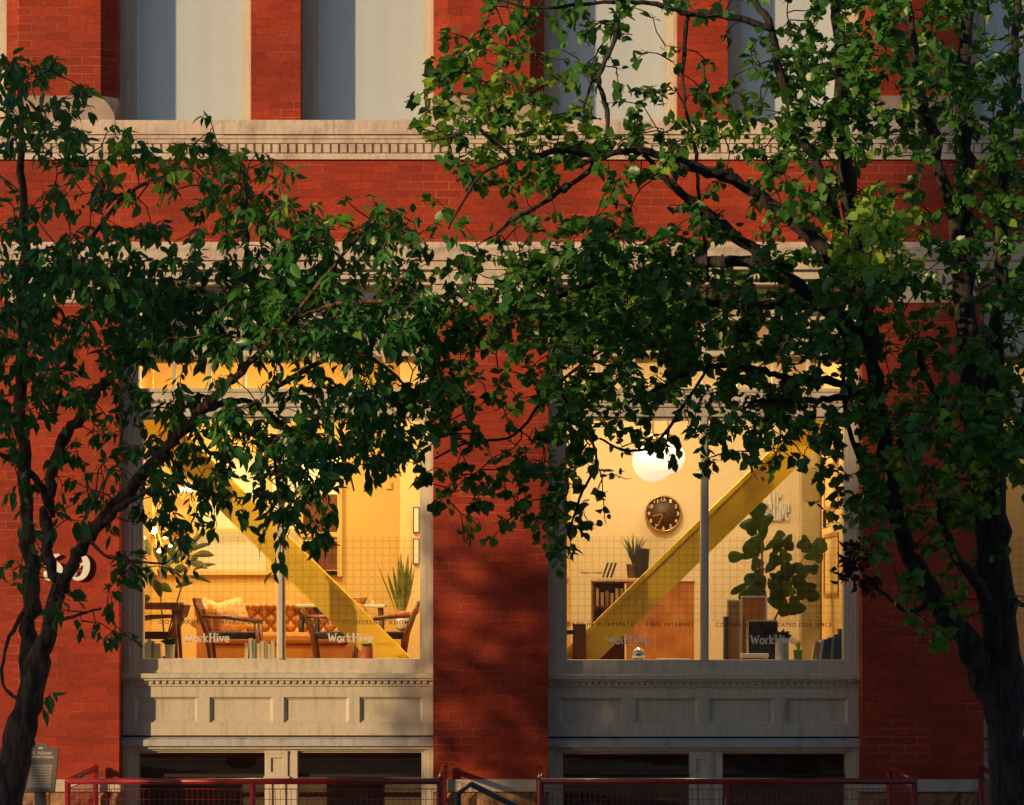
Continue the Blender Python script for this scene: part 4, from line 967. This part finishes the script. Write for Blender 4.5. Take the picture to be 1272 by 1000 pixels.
# ================================================================== RED RAILINGS
def railing(xf0, xf1, back0, back1, mids, label, yF=-2.0, yB=-.12):
    """front run between photo pixels xf0..xf1 at depth yF, returns to the wall at each end"""
    zt = Z(970.5, yF); e = empty('metal_railing', (X((xf0+xf1)/2, yF), yF, 0), label, 'railing', 'red metal railings round the basement areas')
    A = X(xf0, yF); C = X(xf1, yF)
    m = MB(); m.tube([(A, yF, zt), (C, yF, zt)], .031, 10); m.build('top_rail', M['rail_red'], e)
    for p in (A, C) + tuple(X(q, yF) for q in mids):
        m = MB(); m.tube([(p, yF, 0), (p, yF, zt)], .030, 10); m.build('post', M['rail_red'], e)
    for p, flag in ((A, back0), (C, back1)):
        if flag:
            m = MB(); m.tube([(p, yF, zt), (p, yB, zt+.02)], .030, 10); m.build('return_rail', M['rail_red'], e)
            m = MB(); m.tube([(p, yB, 0), (p, yB, zt+.02)], .030, 10); m.ball((p, yB, zt+.03), .034, 10); m.build('post', M['rail_red'], e)
    m = MB(); z0 = .12; zz = zt-.075
    ps = sorted([A, C] + [X(q, yF) for q in mids])
    def mesh_run(f, L):
        x = .06
        while x < L-.02: m.tube([f(x, z0), f(x, zz)], .0028, 4, False, False); x += .052
        z = z0
        while z <= zz+.001: m.tube([f(.03, z), f(L-.03, z)], .0030, 4, False, False); z += .13
        m.tube([f(.03, zz), f(L-.03, zz)], .0045, 4, False, False)
    for a_, b_ in zip(ps[:-1], ps[1:]): mesh_run(lambda t, z, a_=a_: (a_+t, yF, z), b_-a_)
    for p, flag in ((A, back0), (C, back1)):
        if flag: mesh_run(lambda t, z, p=p: (p, yF+t, z), yB-yF)
    m.build('mesh_panel', M['rail_red'], e, recalc=False)
railing(84, 546, 1, 1, (314,), 'red pipe railing with wire mesh panels below the left shop window')
railing(672, 1136, 1, 1, (904,), 'red pipe railing with wire mesh panels below the right shop window')
railing(1258, 1700, 1, 1, (1480,), 'red railing end with mesh panel at the right edge, behind the big tree trunk')
# grey stair handrail
y = -2.6; m = MB()
m.tube([P(569, 1040, y), P(569, 986, y), P(585, 974, y), P(640, 1001, y), P(700, 1034, y)], .030, 10); m.tube([P(640, 1001, y), P(640, 1090, y)], .02, 8)
o = m.build('stair_handrail', M['steel_dark']); tag(o, 'bent dark grey steel handrail in front of the middle pier', 'handrail')
# basement area retaining floor is the pavement itself

# ================================================================== TREES
def leaf_geo(kind):
    if kind == 'ovate':
        prof = [(0, 0), (.12, .24), (.35, .46), (.6, .40), (.82, .20), (1, 0)]
    else:
        prof = None
    if prof:
        v = []; f = []
        v.append((0, 0, 0)); 
        for t, w_ in prof[1:-1]: v += [(-w_*.5, t, .10*w_-.10*t*t), (0, t, -.10*t*t), (w_*.5, t, .10*w_-.10*t*t)]
        v.append((0, 1, -.16)); n = len(prof)-2
        f += [(0, 2, 1), (0, 3, 2)]
        for i in range(n-1):
            a = 1+i*3; f += [(a, a+1, a+4, a+3), (a+1, a+2, a+5, a+4)]
        a = 1+(n-1)*3; f += [(a, a+1, len(v)-1), (a+1, a+2, len(v)-1)]
        return np.array(v), f
    out = [(0, 0), (.24, .05), (.42, .26), (.38, .42), (.34, .60), (.20, .74), (0, 1.0), (-.20, .74), (-.34, .60), (-.38, .42), (-.42, .26), (-.24, .05)]
    v = [(x, y, .12*abs(x)*1.2-.10*y*y) for x, y in out] + [(0, .45, -.03)]
    n = len(out)
    return np.array(v), [(i, (i+1) % n, n) for i in range(n)]

GRID_L = """
.. 
"""
def parse(rows, c0=0): return [(r, c0+i, int(ch)) for r, s in rows.items() for i, ch in enumerate(s) if ch not in '.0 ']

def make_tree(name, label, group, base, limbs, cells, y_mid, y_spread, kind, leaf_px, leaf_area, bark, leafm, droop, young_lit=(), seed=1, cellpx=40, extra_mesh=None, sizevar=.3, gain=1.0, twigr=.0045, boughs=()):
    rng = np.random.default_rng(seed); random.seed(seed)
    e = empty(name, base, label, 'tree', group)
    nodes = []                                                    # skeleton points for attaching twigs
    tr = MB()
    for pts in limbs:
        sp = spline(pts, 5)                                       # px, py, radius px, depth
        P3 = []; rs = []
        for i, (px, py, r, yy) in enumerate(sp):
            wob = Vector((rng.normal(), rng.normal(), rng.normal()))*min(.012, r*.0015)
            p = P(px, py, yy) + wob; P3.append(p); rs.append(max(.003, r/PPM*(D+yy)/D*(1+.08*rng.normal())))
        tr.tube(P3, rs, 9 if rs[0] > .03 else 6)
        nodes += [np.array(p) for p, r in zip(P3, rs) if r < .06]
    trunk = tr.build('trunk', M[bark], e)
    # leaf positions in photo cells spread over a real depth
    lv, lf = leaf_geo(kind); nv = len(lv); V = []; F = []; T = []
    tw = MB(); sprigs = []
    for r, c, d in cells:
        cov = min(.965, d/9.3); nleaf = -math.log(1-cov)*cellpx*cellpx/leaf_area*gain
        ns = nleaf/7.0; ns = int(ns) + (rng.random() < ns-int(ns))
        cc = [(rng.random(), rng.random(), rng.uniform(-1, 1)) for _ in range(2)]
        for _ in range(ns):
            if rng.random() < .62:
                q = cc[int(rng.integers(2))]; sprigs.append(((c+q[0])*cellpx+rng.normal()*9, (r+q[1])*cellpx+rng.normal()*9-droop*12, y_mid+(q[2]+rng.normal()*.12)*y_spread)); continue
            px = (c+rng.random()*1.05-.025)*cellpx; py = (r+rng.random()*1.0)*cellpx - droop*12; yy = y_mid + rng.uniform(-1, 1)*y_spread
            sprigs.append((px, py, yy))
    for (ux, uy, urx, ury, un, uyy) in boughs:                     # forward boughs, most with the sunlit tint
        for _ in range(un):
            a_ = rng.random()*6.283; q_ = rng.random()**.5; sprigs.append((ux+urx*q_*math.cos(a_), uy+ury*q_*math.sin(a_), uyy+rng.normal()*.2))
    pts = [np.array(P(px, py, yy)) for px, py, yy in sprigs]
    N = np.array(nodes); order = sorted(range(len(pts)), key=lambda i: np.min(np.sum((N-pts[i])**2*np.array([1, .35, 1]), 1)))
    NA = np.zeros((len(nodes)+len(pts)*3+10, 3)); NA[:len(nodes)] = N; nn = len(nodes)
    for i in order:
        p = pts[i]; d2 = np.sum((NA[:nn]-p)**2, 1); j = int(np.argmin(d2)); q = NA[j]; dist = math.sqrt(d2[j])
        k = 3; pl = [q]
        side = rng.normal(size=3)*dist*.10; side[2] += dist*.10
        for s in (1/3, 2/3): pl.append(q+(p-q)*s+side*math.sin(s*math.pi)+rng.normal(size=3)*dist*.04)
        dirv = (p-q)/max(dist, 1e-5)
        tip = p + (dirv*.5+np.array([0, 0, -droop]) + rng.normal(size=3)*.35)*.07
        pl.append(p); pl.append(tip)
        r0 = twigr*(1+min(1.2, dist)*.9)
        tw.tube(pl, [r0, r0*.85, r0*.7, r0*.55, r0*.3], 4, True, False)
        for q_ in pl[1:4]:
            if nn < len(NA): NA[nn] = q_; nn += 1
        # leaves round the sprig
        px, py, yy = sprigs[i]; nl = int(rng.integers(5, 10)); is_young_lit = 0; big = rng.uniform(.75, 1.2)
        for (ux, uy, ur, prob) in young_lit:  # fresh growth and sunlit crown areas, sunlight put into the leaf tint
            dd = ((px-ux)**2+(py-uy)**2)**.5/ur
            if dd < 1 and rng.random() < prob: is_young_lit = 1
        base_t = rng.random()
        hang = rng.random()
        for li in range(nl):
            t = rng.random(); a0 = pl[2]*(1-t)+tip*t + rng.normal(size=3)*.018
            L = big*leaf_px/PPM*(D+yy)/D*(1+sizevar*rng.normal()*.6); L = max(L*.45, L) if L > .03 else .04
            out = rng.normal(size=3); out /= np.linalg.norm(out)
            dv = out*(.9-.35*droop) + dirv*.35 + np.array([0, 0, -droop*(1.0+.6*hang)]); dv /= np.linalg.norm(dv)
            up = rng.normal(size=3)*.55 + np.array([0, -.35, .75]); sd = np.cross(dv, up); sl_ = np.linalg.norm(sd)
            if sl_ < .1: continue
            sd /= sl_; nm = np.cross(sd, dv); curl = 1+rng.normal()*.8
            W_ = 1.0 if kind != 'ovate' else 1.0+rng.normal()*.12
            loc = a0 + (lv[:, :1]*W_*L)*sd + (lv[:, 1:2]*L)*dv + (lv[:, 2:3]*L*curl)*nm
            b0 = len(V)*nv
            V.append(loc); F += [tuple(x+b0 for x in f) for f in lf]
            tt = min(1.0, max(0, base_t*.7+rng.random()*.4)) if not is_young_lit else 1.2+rng.random()*.8
            if rng.random() < .012: tt = 1.7
            T += [tt]*len(lf)
    tw.build('twigs', M[bark], trunk, recalc=False)
    me = bpy.data.meshes.new('crown'); allv = np.concatenate(V) - np.array(ORIG(e)); me.from_pydata([tuple(v) for v in allv], [], F)
    me.materials.append(M[leafm]); at = me.attributes.new('tint', 'FLOAT', 'FACE'); at.data.foreach_set('value', T)
    me.polygons.foreach_set('use_smooth', [True]*len(F))
    o = bpy.data.objects.new('crown', me); COL.objects.link(o); o.parent = e
    print(name, 'sprigs', len(pts), 'leaves', len(V))
    return e

YL = -9.0
LL = [
 [(0,1130,36,-9),(4,1010,30,-9),(20,930,21,-9),(38,860,16.5,-9),(55,800,12.5,-9),(70,745,10,-9),(77,722,9,-9),(93,697,7.5,-9.05),(106,672,8,-9.1),(138,632,8,-9.2),(175,592,7.5,-9.3),(207,555,8,-9.4),(240,522,7,-9.5),(268,492,5.5,-9.6),(300,462,4.5,-9.6),(345,415,3.5,-9.5),(390,380,2.5,-9.4)],
 [(214,548,6,-9.4),(240,520,5,-9.3),(265,505,4.5,-9.2),(300,498,4,-9.1),(325,508,3.5,-9.0),(350,526,3.2,-8.9),(372,538,3,-8.8),(405,548,2.4,-8.7)],
 [(76,728,8,-9),(62,700,7.5,-8.9),(58,660,8,-8.8),(61,620,7.5,-8.7),(67,580,7,-8.6),(80,545,7.5,-8.5),(104,508,7,-8.5),(125,480,6,-8.5),(145,462,5,-8.4),(185,430,3.5,-8.3),(220,380,2.5,-8.2)],
 [(120,655,5,-9.1),(150,630,4.5,-9.4),(172,616,3,-9.7),(200,600,2,-10)],
 [(30,925,15,-8.9),(36,850,11,-8.7),(36,780,11.5,-8.5),(37,715,11,-8.4),(34,650,9,-8.3),(28,580,8,-8.3),(25,500,7.5,-8.3),(27,400,6.5,-8.3),(30,320,6,-8.4),(28,230,5,-8.4),(27,160,4,-8.5),(22,100,3,-8.5),(2,68,2.5,-8.5)],
 [(66,640,5,-8.8),(48,600,4.5,-9),(20,575,4,-9.1),(-10,560,3,-9.2)],
 [(28,420,4,-8.3),(60,350,3.5,-8.7),(110,300,3,-9),(160,240,2.5,-9.3),(230,210,2,-9.5)],
 [(300,462,3.5,-9.6),(296,400,3,-9.4),(303,330,2.5,-9.3),(308,270,2,-9.3),(300,215,1.5,-9.2)],
 [(345,415,3,-9.5),(400,350,2.5,-9.6),(440,300,2,-9.7),(470,270,1.5,-9.7)],
 [(345,480,3,-9.5),(420,440,2.8,-9.5),(470,450,2.5,-9.4),(505,480,2.2,-9.3),(530,500,1.8,-9.2)],
 [(350,400,2.6,-9.5),(430,375,2.4,-9.6),(500,377,2.2,-9.7),(545,378,1.8,-9.7)],
 [(28,760,3,-8.6),(8,800,2.5,-8.7),(3,850,2.2,-8.8),(25,870,3,-8.9)],
 [(110,668,3,-9.1),(130,690,2,-9.3),(165,697,1.6,-9.5),(205,700,1.4,-9.6)],
 [(72,770,3,-9),(95,765,2,-9.2),(125,755,1.5,-9.4)],
 [(340,560,2.4,-9),(345,610,1.8,-9),(352,660,1.3,-9)],
 [(405,545,2.2,-8.8),(430,575,1.6,-8.9),(440,610,1.2,-8.9)],
]
GL = {1: '11', 2: '883', 3: '7661', 4: '778832611', 5: '357656896', 6: '666734699535720', 7: '8987765699898300', 8: '8999990899999562', 9: '8988999999999830', 10: '8877899999999840',
      11: '8887763567678550', 12: '7776787689999870', 13: '4554578789999500', 14: '33543767898861', 15: '33443774883', 16: '34221712672', 17: '4102630010', 18: '0034', 19: '0134', 20: '0000', 21: '03'}
GL[6] = '66673469935720'; GL[5] = '346646886'; GL[6] = '55562358724610'; GL[7] = '7876744579898200'; GL[8] = '89998729998462'; GL[11] = '88777422453458'; GL[12] = '77747666788985'
make_tree('street_tree', 'broad-leaved street tree with a forked reddish brown trunk at the left edge', 'street trees along the kerb', P(-6, 1130, YL)*1.0, LL, parse(GL), -9.0, 1.15, 'ovate', 17, 46, 'bark_left', 'leaf_left', .5, young_lit=((300,230,70,.55),(185,195,60,.5),(450,300,60,.25),(130,180,50,.4)), seed=11, gain=1.25)
S_ = -8.0
RL = [
 [(1270,1130,44,S_),(1262,1010,32,S_),(1252,930,27,S_),(1246,860,26,S_),(1243,780,24,S_),(1234,700,23,S_),(1226,600,21,S_),(1213,520,18,S_),(1206,450,16,-7.9),(1199,380,14,-7.8),(1196,300,13,-7.7),(1196,200,11,-7.6),(1194,120,9,-7.6),(1198,60,8,-7.6),(1215,-30,6,-7.6)],
 [(1226,600,14,S_),(1236,470,11,-8.2),(1242,350,9,-8.4),(1246,250,8,-8.5),(1253,150,7,-8.6),(1262,40,5,-8.6),(1268,-20,4,-8.6)],
 [(1244,895,18,S_),(1216,830,17,-8.1),(1196,790,15,-8.2),(1165,750,14,-8.3),(1140,710,12,-8.4),(1122,670,11,-8.5),(1107,600,10.5,-8.5),(1098,540,9.5,-8.5),(1090,480,9.5,-8.5),(1083,420,9.5,-8.5),(1070,340,9,-8.5),(1052,250,9,-8.4),(1048,180,8.5,-8.4),(1044,100,7.5,-8.3),(1038,-20,6,-8.2)],
 [(1240,770,9,S_),(1222,740,8,-8.2),(1204,712,7,-8.4),(1186,690,6,-8.6),(1172,650,4.5,-8.8),(1165,620,3,-8.9)],
 [(1083,430,9,-8.5),(1060,355,8.5,-8.6),(1033,318,8.5,-8.7),(989,278,8,-8.8),(961,256,7.5,-8.9),(922,230,7,-9),(870,208,6.5,-9.1),(835,197,5.5,-9.2),(800,188,4.5,-9.3),(760,190,3.5,-9.4),(720,205,3,-9.5)],
 [(1082,440,9,-8.5),(1020,382,8.5,-8.6),(974,342,8,-8.7),(943,318,7.5,-8.8),(906,287,6.5,-8.9),(867,256,6,-9),(826,222,4.5,-9.1),(800,192,3,-9.2)],
 [(972,345,8,-8.7),(940,326,7.5,-8.6),(885,326,7.5,-8.5),(826,333,6.5,-8.4),(780,345,5,-8.3),(730,355,3.5,-8.2),(690,370,2.5,-8.2)],
 [(1085,440,9,-8.5),(1050,395,8,-8.3),(1000,378,7,-8.2),(955,380,6.5,-8.1),(900,378,5.5,-8),(865,377,4.5,-8),(820,400,3,-8)],
 [(1096,520,8,-8.5),(1060,485,5.5,-8.6),(1020,472,5,-8.7),(984,470,4.8,-8.8),(955,463,4.5,-8.9),(921,456,4,-9),(881,454,3.5,-9.1),(840,470,2.5,-9.2),(780,500,1.8,-9.3)],
 [(1097,540,7,-8.5),(1075,498,5,-8.6),(1044,494,4.5,-8.7),(1008,498,4,-8.8),(970,498,3,-8.9),(930,500,2,-9)],
 [(1062,360,9,-8.5),(1042,290,7.5,-8.6),(1018,210,6.5,-8.7),(996,172,6,-8.8),(969,89,5.5,-8.9),(955,28,4.5,-9),(925,-10,3.5,-9)],
 [(1196,330,9,-7.8),(1172,225,7.5,-7.9),(1156,157,7,-8),(1141,108,6,-8),(1135,50,4,-8),(1128,0,3,-8)],
 [(960,35,4.5,-9),(905,20,4,-9.1),(860,18,3.5,-9.2),(830,9,3.2,-9.3),(790,2,3,-9.4),(740,4,2.3,-9.5),(660,10,1.8,-9.6),(610,-5,1.5,-9.6)],
 [(768,-10,2.6,-9.4),(765,40,2.8,-9.4),(752,75,3,-9.4),(745,100,3.2,-9.4),(754,135,3.2,-9.3),(752,180,3.2,-9.3),(735,205,3,-9.4)],
 [(745,92,2.5,-9.4),(733,108,2,-9.4),(725,135,1.8,-9.4)],
 [(735,196,4,-9.4),(700,186,3.8,-9.5),(665,194,3.5,-9.6),(640,197,3,-9.7),(615,178,2.4,-9.8),(590,160,2,-9.9),(560,170,1.8,-9.9),(528,176,1.3,-9.9)],
 [(740,205,3.5,-9.4),(700,235,3,-9.4),(665,258,2.8,-9.5),(640,270,2.4,-9.6),(615,292,1.5,-9.6)],
 [(640,195,2.4,-9.7),(600,215,2,-9.8),(575,250,1.8,-9.9),(556,285,1.3,-9.9)],
 [(855,20,3,-9.2),(848,80,2.5,-9.2),(850,130,2,-9.2)],
 [(880,350,2.8,-8.5),(870,250,2.6,-8.6),(862,180,2.4,-8.7),(850,130,1.5,-8.8)],
 [(1200,560,5,-8),(1150,470,4,-8.1),(1140,420,2.5,-8.2)],
 [(1104,640,4,-8.5),(1050,520,3,-8.6),(1056,400,2.5,-8.7),(1090,330,2,-8.8)],
 [(1160,745,4,-8.3),(1130,760,3,-8.4),(1100,740,2.5,-8.5),(1075,715,2,-8.5)],
 [(881,454,2.4,-9.1),(820,545,2,-9.1),(780,560,1.8,-9.2),(745,545,1.3,-9.2)],
 [(690,480,2,-9),(740,560,1.8,-9),(720,620,1.6,-9),(705,665,1.2,-9)],
 [(820,400,2.5,-8),(740,440,2,-8.2),(680,490,2,-8.4),(640,540,1.8,-8.6),(580,550,1.4,-8.8),(540,570,1.2,-9)],
]
GR = {-1: '..................568887776', 0: '5764532157876856567'.rjust(19), 1: '', }
def row(c0, s): return [(c0+i, int(ch)) for i, ch in enumerate(s)]
RR = {0: (15, '57645321147877865667'[:17]), }
rows_r = {
 -1: (15, '56644433567788877'), 0: (15, '57644321147786856'), 1: (13, '3654224112467877657'.replace('x', '')), 2: (13, '4763542112488967866'), 3: (12, '26787734454588978877'),
 4: (13, '5667787656788666467'), 5: (13, '1565554313675423478'), 6: (13, '1322253342356434678'), 7: (13, '1115898665346764467'), 8: (13, '3669999987678995468'), 9: (13, '6889999966887764457'),
 10: (13, '4887899998877754465'), 11: (13, '5655788877656754687'), 12: (13, '7556777666885776898'), 13: (13, '6335766567888877899'), 14: (13, '4446641122334678889'), 15: (13, '345762000000368788'),
 16: (14, '1356400000004676'), 17: (27, '3233'), 18: (28, '552'), 19: (28, '45')}
cells = []
for r, (c0, s) in rows_r.items():
    for i, ch in enumerate(s):
        if ch != '0': cells.append((r, c0+i, int(ch)))
for r in range(5, 20): cells.append((r, 32, 6))
make_tree('street_tree', 'dark-trunked street tree with small lobed leaves filling the right side', 'street trees along the kerb', P(1272, 1130, S_)*1.0, RL, cells, -8.6, 1.3, 'lobed', 13, 43, 'bark_right', 'leaf_right', .25, young_lit=((1090,285,62,.95),(590,110,80,.5),(700,150,90,.35),(1180,570,90,.3),(860,160,60,.2)), seed=5, sizevar=.35, gain=1.3, boughs=((1092, 255, 34, 22, 16, -10.2), (1088, 300, 44, 45, 34, -10.2), (1075, 360, 30, 30, 14, -10.1), (1180, 560, 80, 50, 36, -10.0), (1010, 430, 60, 45, 20, -9.9), (590, 110, 55, 50, 18, -9.9)))
# the cluster of dry brown leaves hangs in the right-hand tree
TREES = [o for o in COL.objects if o.name.startswith('street_tree') and o.type == 'EMPTY']
RT = TREES[-1]
rng = np.random.default_rng(4); lv, lf = leaf_geo('lobed'); V = []; F = []; T = []
for (px, py, r_, n_) in ((1062, 690, 22, 75), (1078, 725, 17, 45), (1050, 712, 14, 28)):
    for _ in range(n_):
        a = rng.normal(size=3); a /= np.linalg.norm(a); a *= rng.random()**.4*r_/PPM*.72; c = np.array(P(px, py, -8.5))+a
        dv = rng.normal(size=3)+np.array([0, 0, -.8]); dv /= np.linalg.norm(dv); sd = np.cross(dv, rng.normal(size=3)); sd /= np.linalg.norm(sd); nm = np.cross(sd, dv); L = .07*rng.uniform(.7, 1.2)
        b0 = len(V)*len(lv); V.append(c+lv[:, :1]*L*.7*sd+lv[:, 1:2]*L*dv+lv[:, 2:3]*L*3*nm); F += [tuple(x+b0 for x in f) for f in lf]; T += [rng.random()]*len(lf)
me = bpy.data.meshes.new('dry_leaves'); me.from_pydata([tuple(v) for v in np.concatenate(V)-np.array(RT.location)], [], F); me.materials.append(M['leaf_dead'])
at = me.attributes.new('tint', 'FLOAT', 'FACE'); at.data.foreach_set('value', T); o = bpy.data.objects.new('dry_leaves', me); COL.objects.link(o); o.parent = RT; o['label'] = 'clump of dry brown leaves'

# ---------------- added outside the frame
def copy_tree(src, dx, dy, label, rz=0, sc=1.0):
    c = src.copy(); COL.objects.link(c); c.location = src.location + Vector((dx, dy, 0)); c.rotation_euler.z = rz; c['label'] = label; c.scale = (sc, sc, sc)
    for ch in src.children:
        d = ch.copy(); COL.objects.link(d); d.parent = c
        for g2 in ch.children: h = g2.copy(); COL.objects.link(h); h.parent = d
    return c
copy_tree(TREES[0], -6.4, .2, 'street tree added beyond the left edge of the view for dappled shade', 0)  # added out of view, dapples the middle pier with shade
copy_tree(TREES[0], 9.6, -.4, 'street tree added beyond the right edge of the view for shade', 0)  # added out of view, dims the right side
nb = empty('added_shade_building', (-15, -24, 0), 'unseen brick building added across the street to shade the trees', 'building')  # added out of view, roof steps set how high the trees are shaded
m = MB(); m.box(-18.1, -14.4, -25, -22, 0, 8.0); m.box(-14.4, -12.8, -25, -22, 0, 8.7); m.box(-12.8, -11.1, -25, -22, 0, 9.9); m.box(-11.1, -9.9, -25, -22, 0, 9.4); m.box(-9.9, -8.3, -25, -22, 0, 12.3); m.build('wall', M['brick'], nb)
m = MB(); m.box(-18.15, -14.45, -25.1, -21.95, 8.0, 8.2); m.box(-14.42, -12.85, -25.1, -21.95, 8.7, 8.9); m.box(-12.82, -11.12, -25.1, -21.95, 9.9, 10.1); m.box(-11.08, -9.92, -25.1, -21.95, 9.4, 9.6); m.box(-9.88, -8.2, -25.1, -21.95, 12.3, 12.5); m.build('roof', M['concrete'], nb)
tb = empty('added_shade_block', (-50, -51, 0), 'unseen taller brick block added across the street to shade the right of the facade', 'building')  # added out of view to keep sun off the right of the facade
m = MB(); m.box(-53.2, -49.8, -52, -50, 0, 22.7); m.box(-49.8, -47.4, -52, -50, 0, 27.5); m.build('wall', M['brick'], tb)
m = MB(); m.box(-53.25, -49.85, -52.1, -49.9, 22.7, 23); m.box(-49.75, -47.3, -52.1, -49.9, 27.5, 27.8); m.build('roof', M['concrete'], tb)

ob = empty('added_reflection_building', (0, -50, 0), 'long building with rows of windows added behind the viewpoint for reflections', 'building')  # added out of view so the panes have something to reflect
m = MB(); m.box(-24, 30, -58, -50, 0, 9.5); m.build('wall', M['sandstone'], ob)
for i in range(14):
    for zz in (1.2, 5.2):
        m = MB(); m.box(-22+i*3.7, -20.4+i*3.7, -49.99, -49.9, zz, zz+2.3); m.build('window', M['black'], ob)
m = MB(); m.box(-24.3, 30.3, -58.3, -49.7, 9.5, 9.9); m.build('roof', M['concrete'], ob)
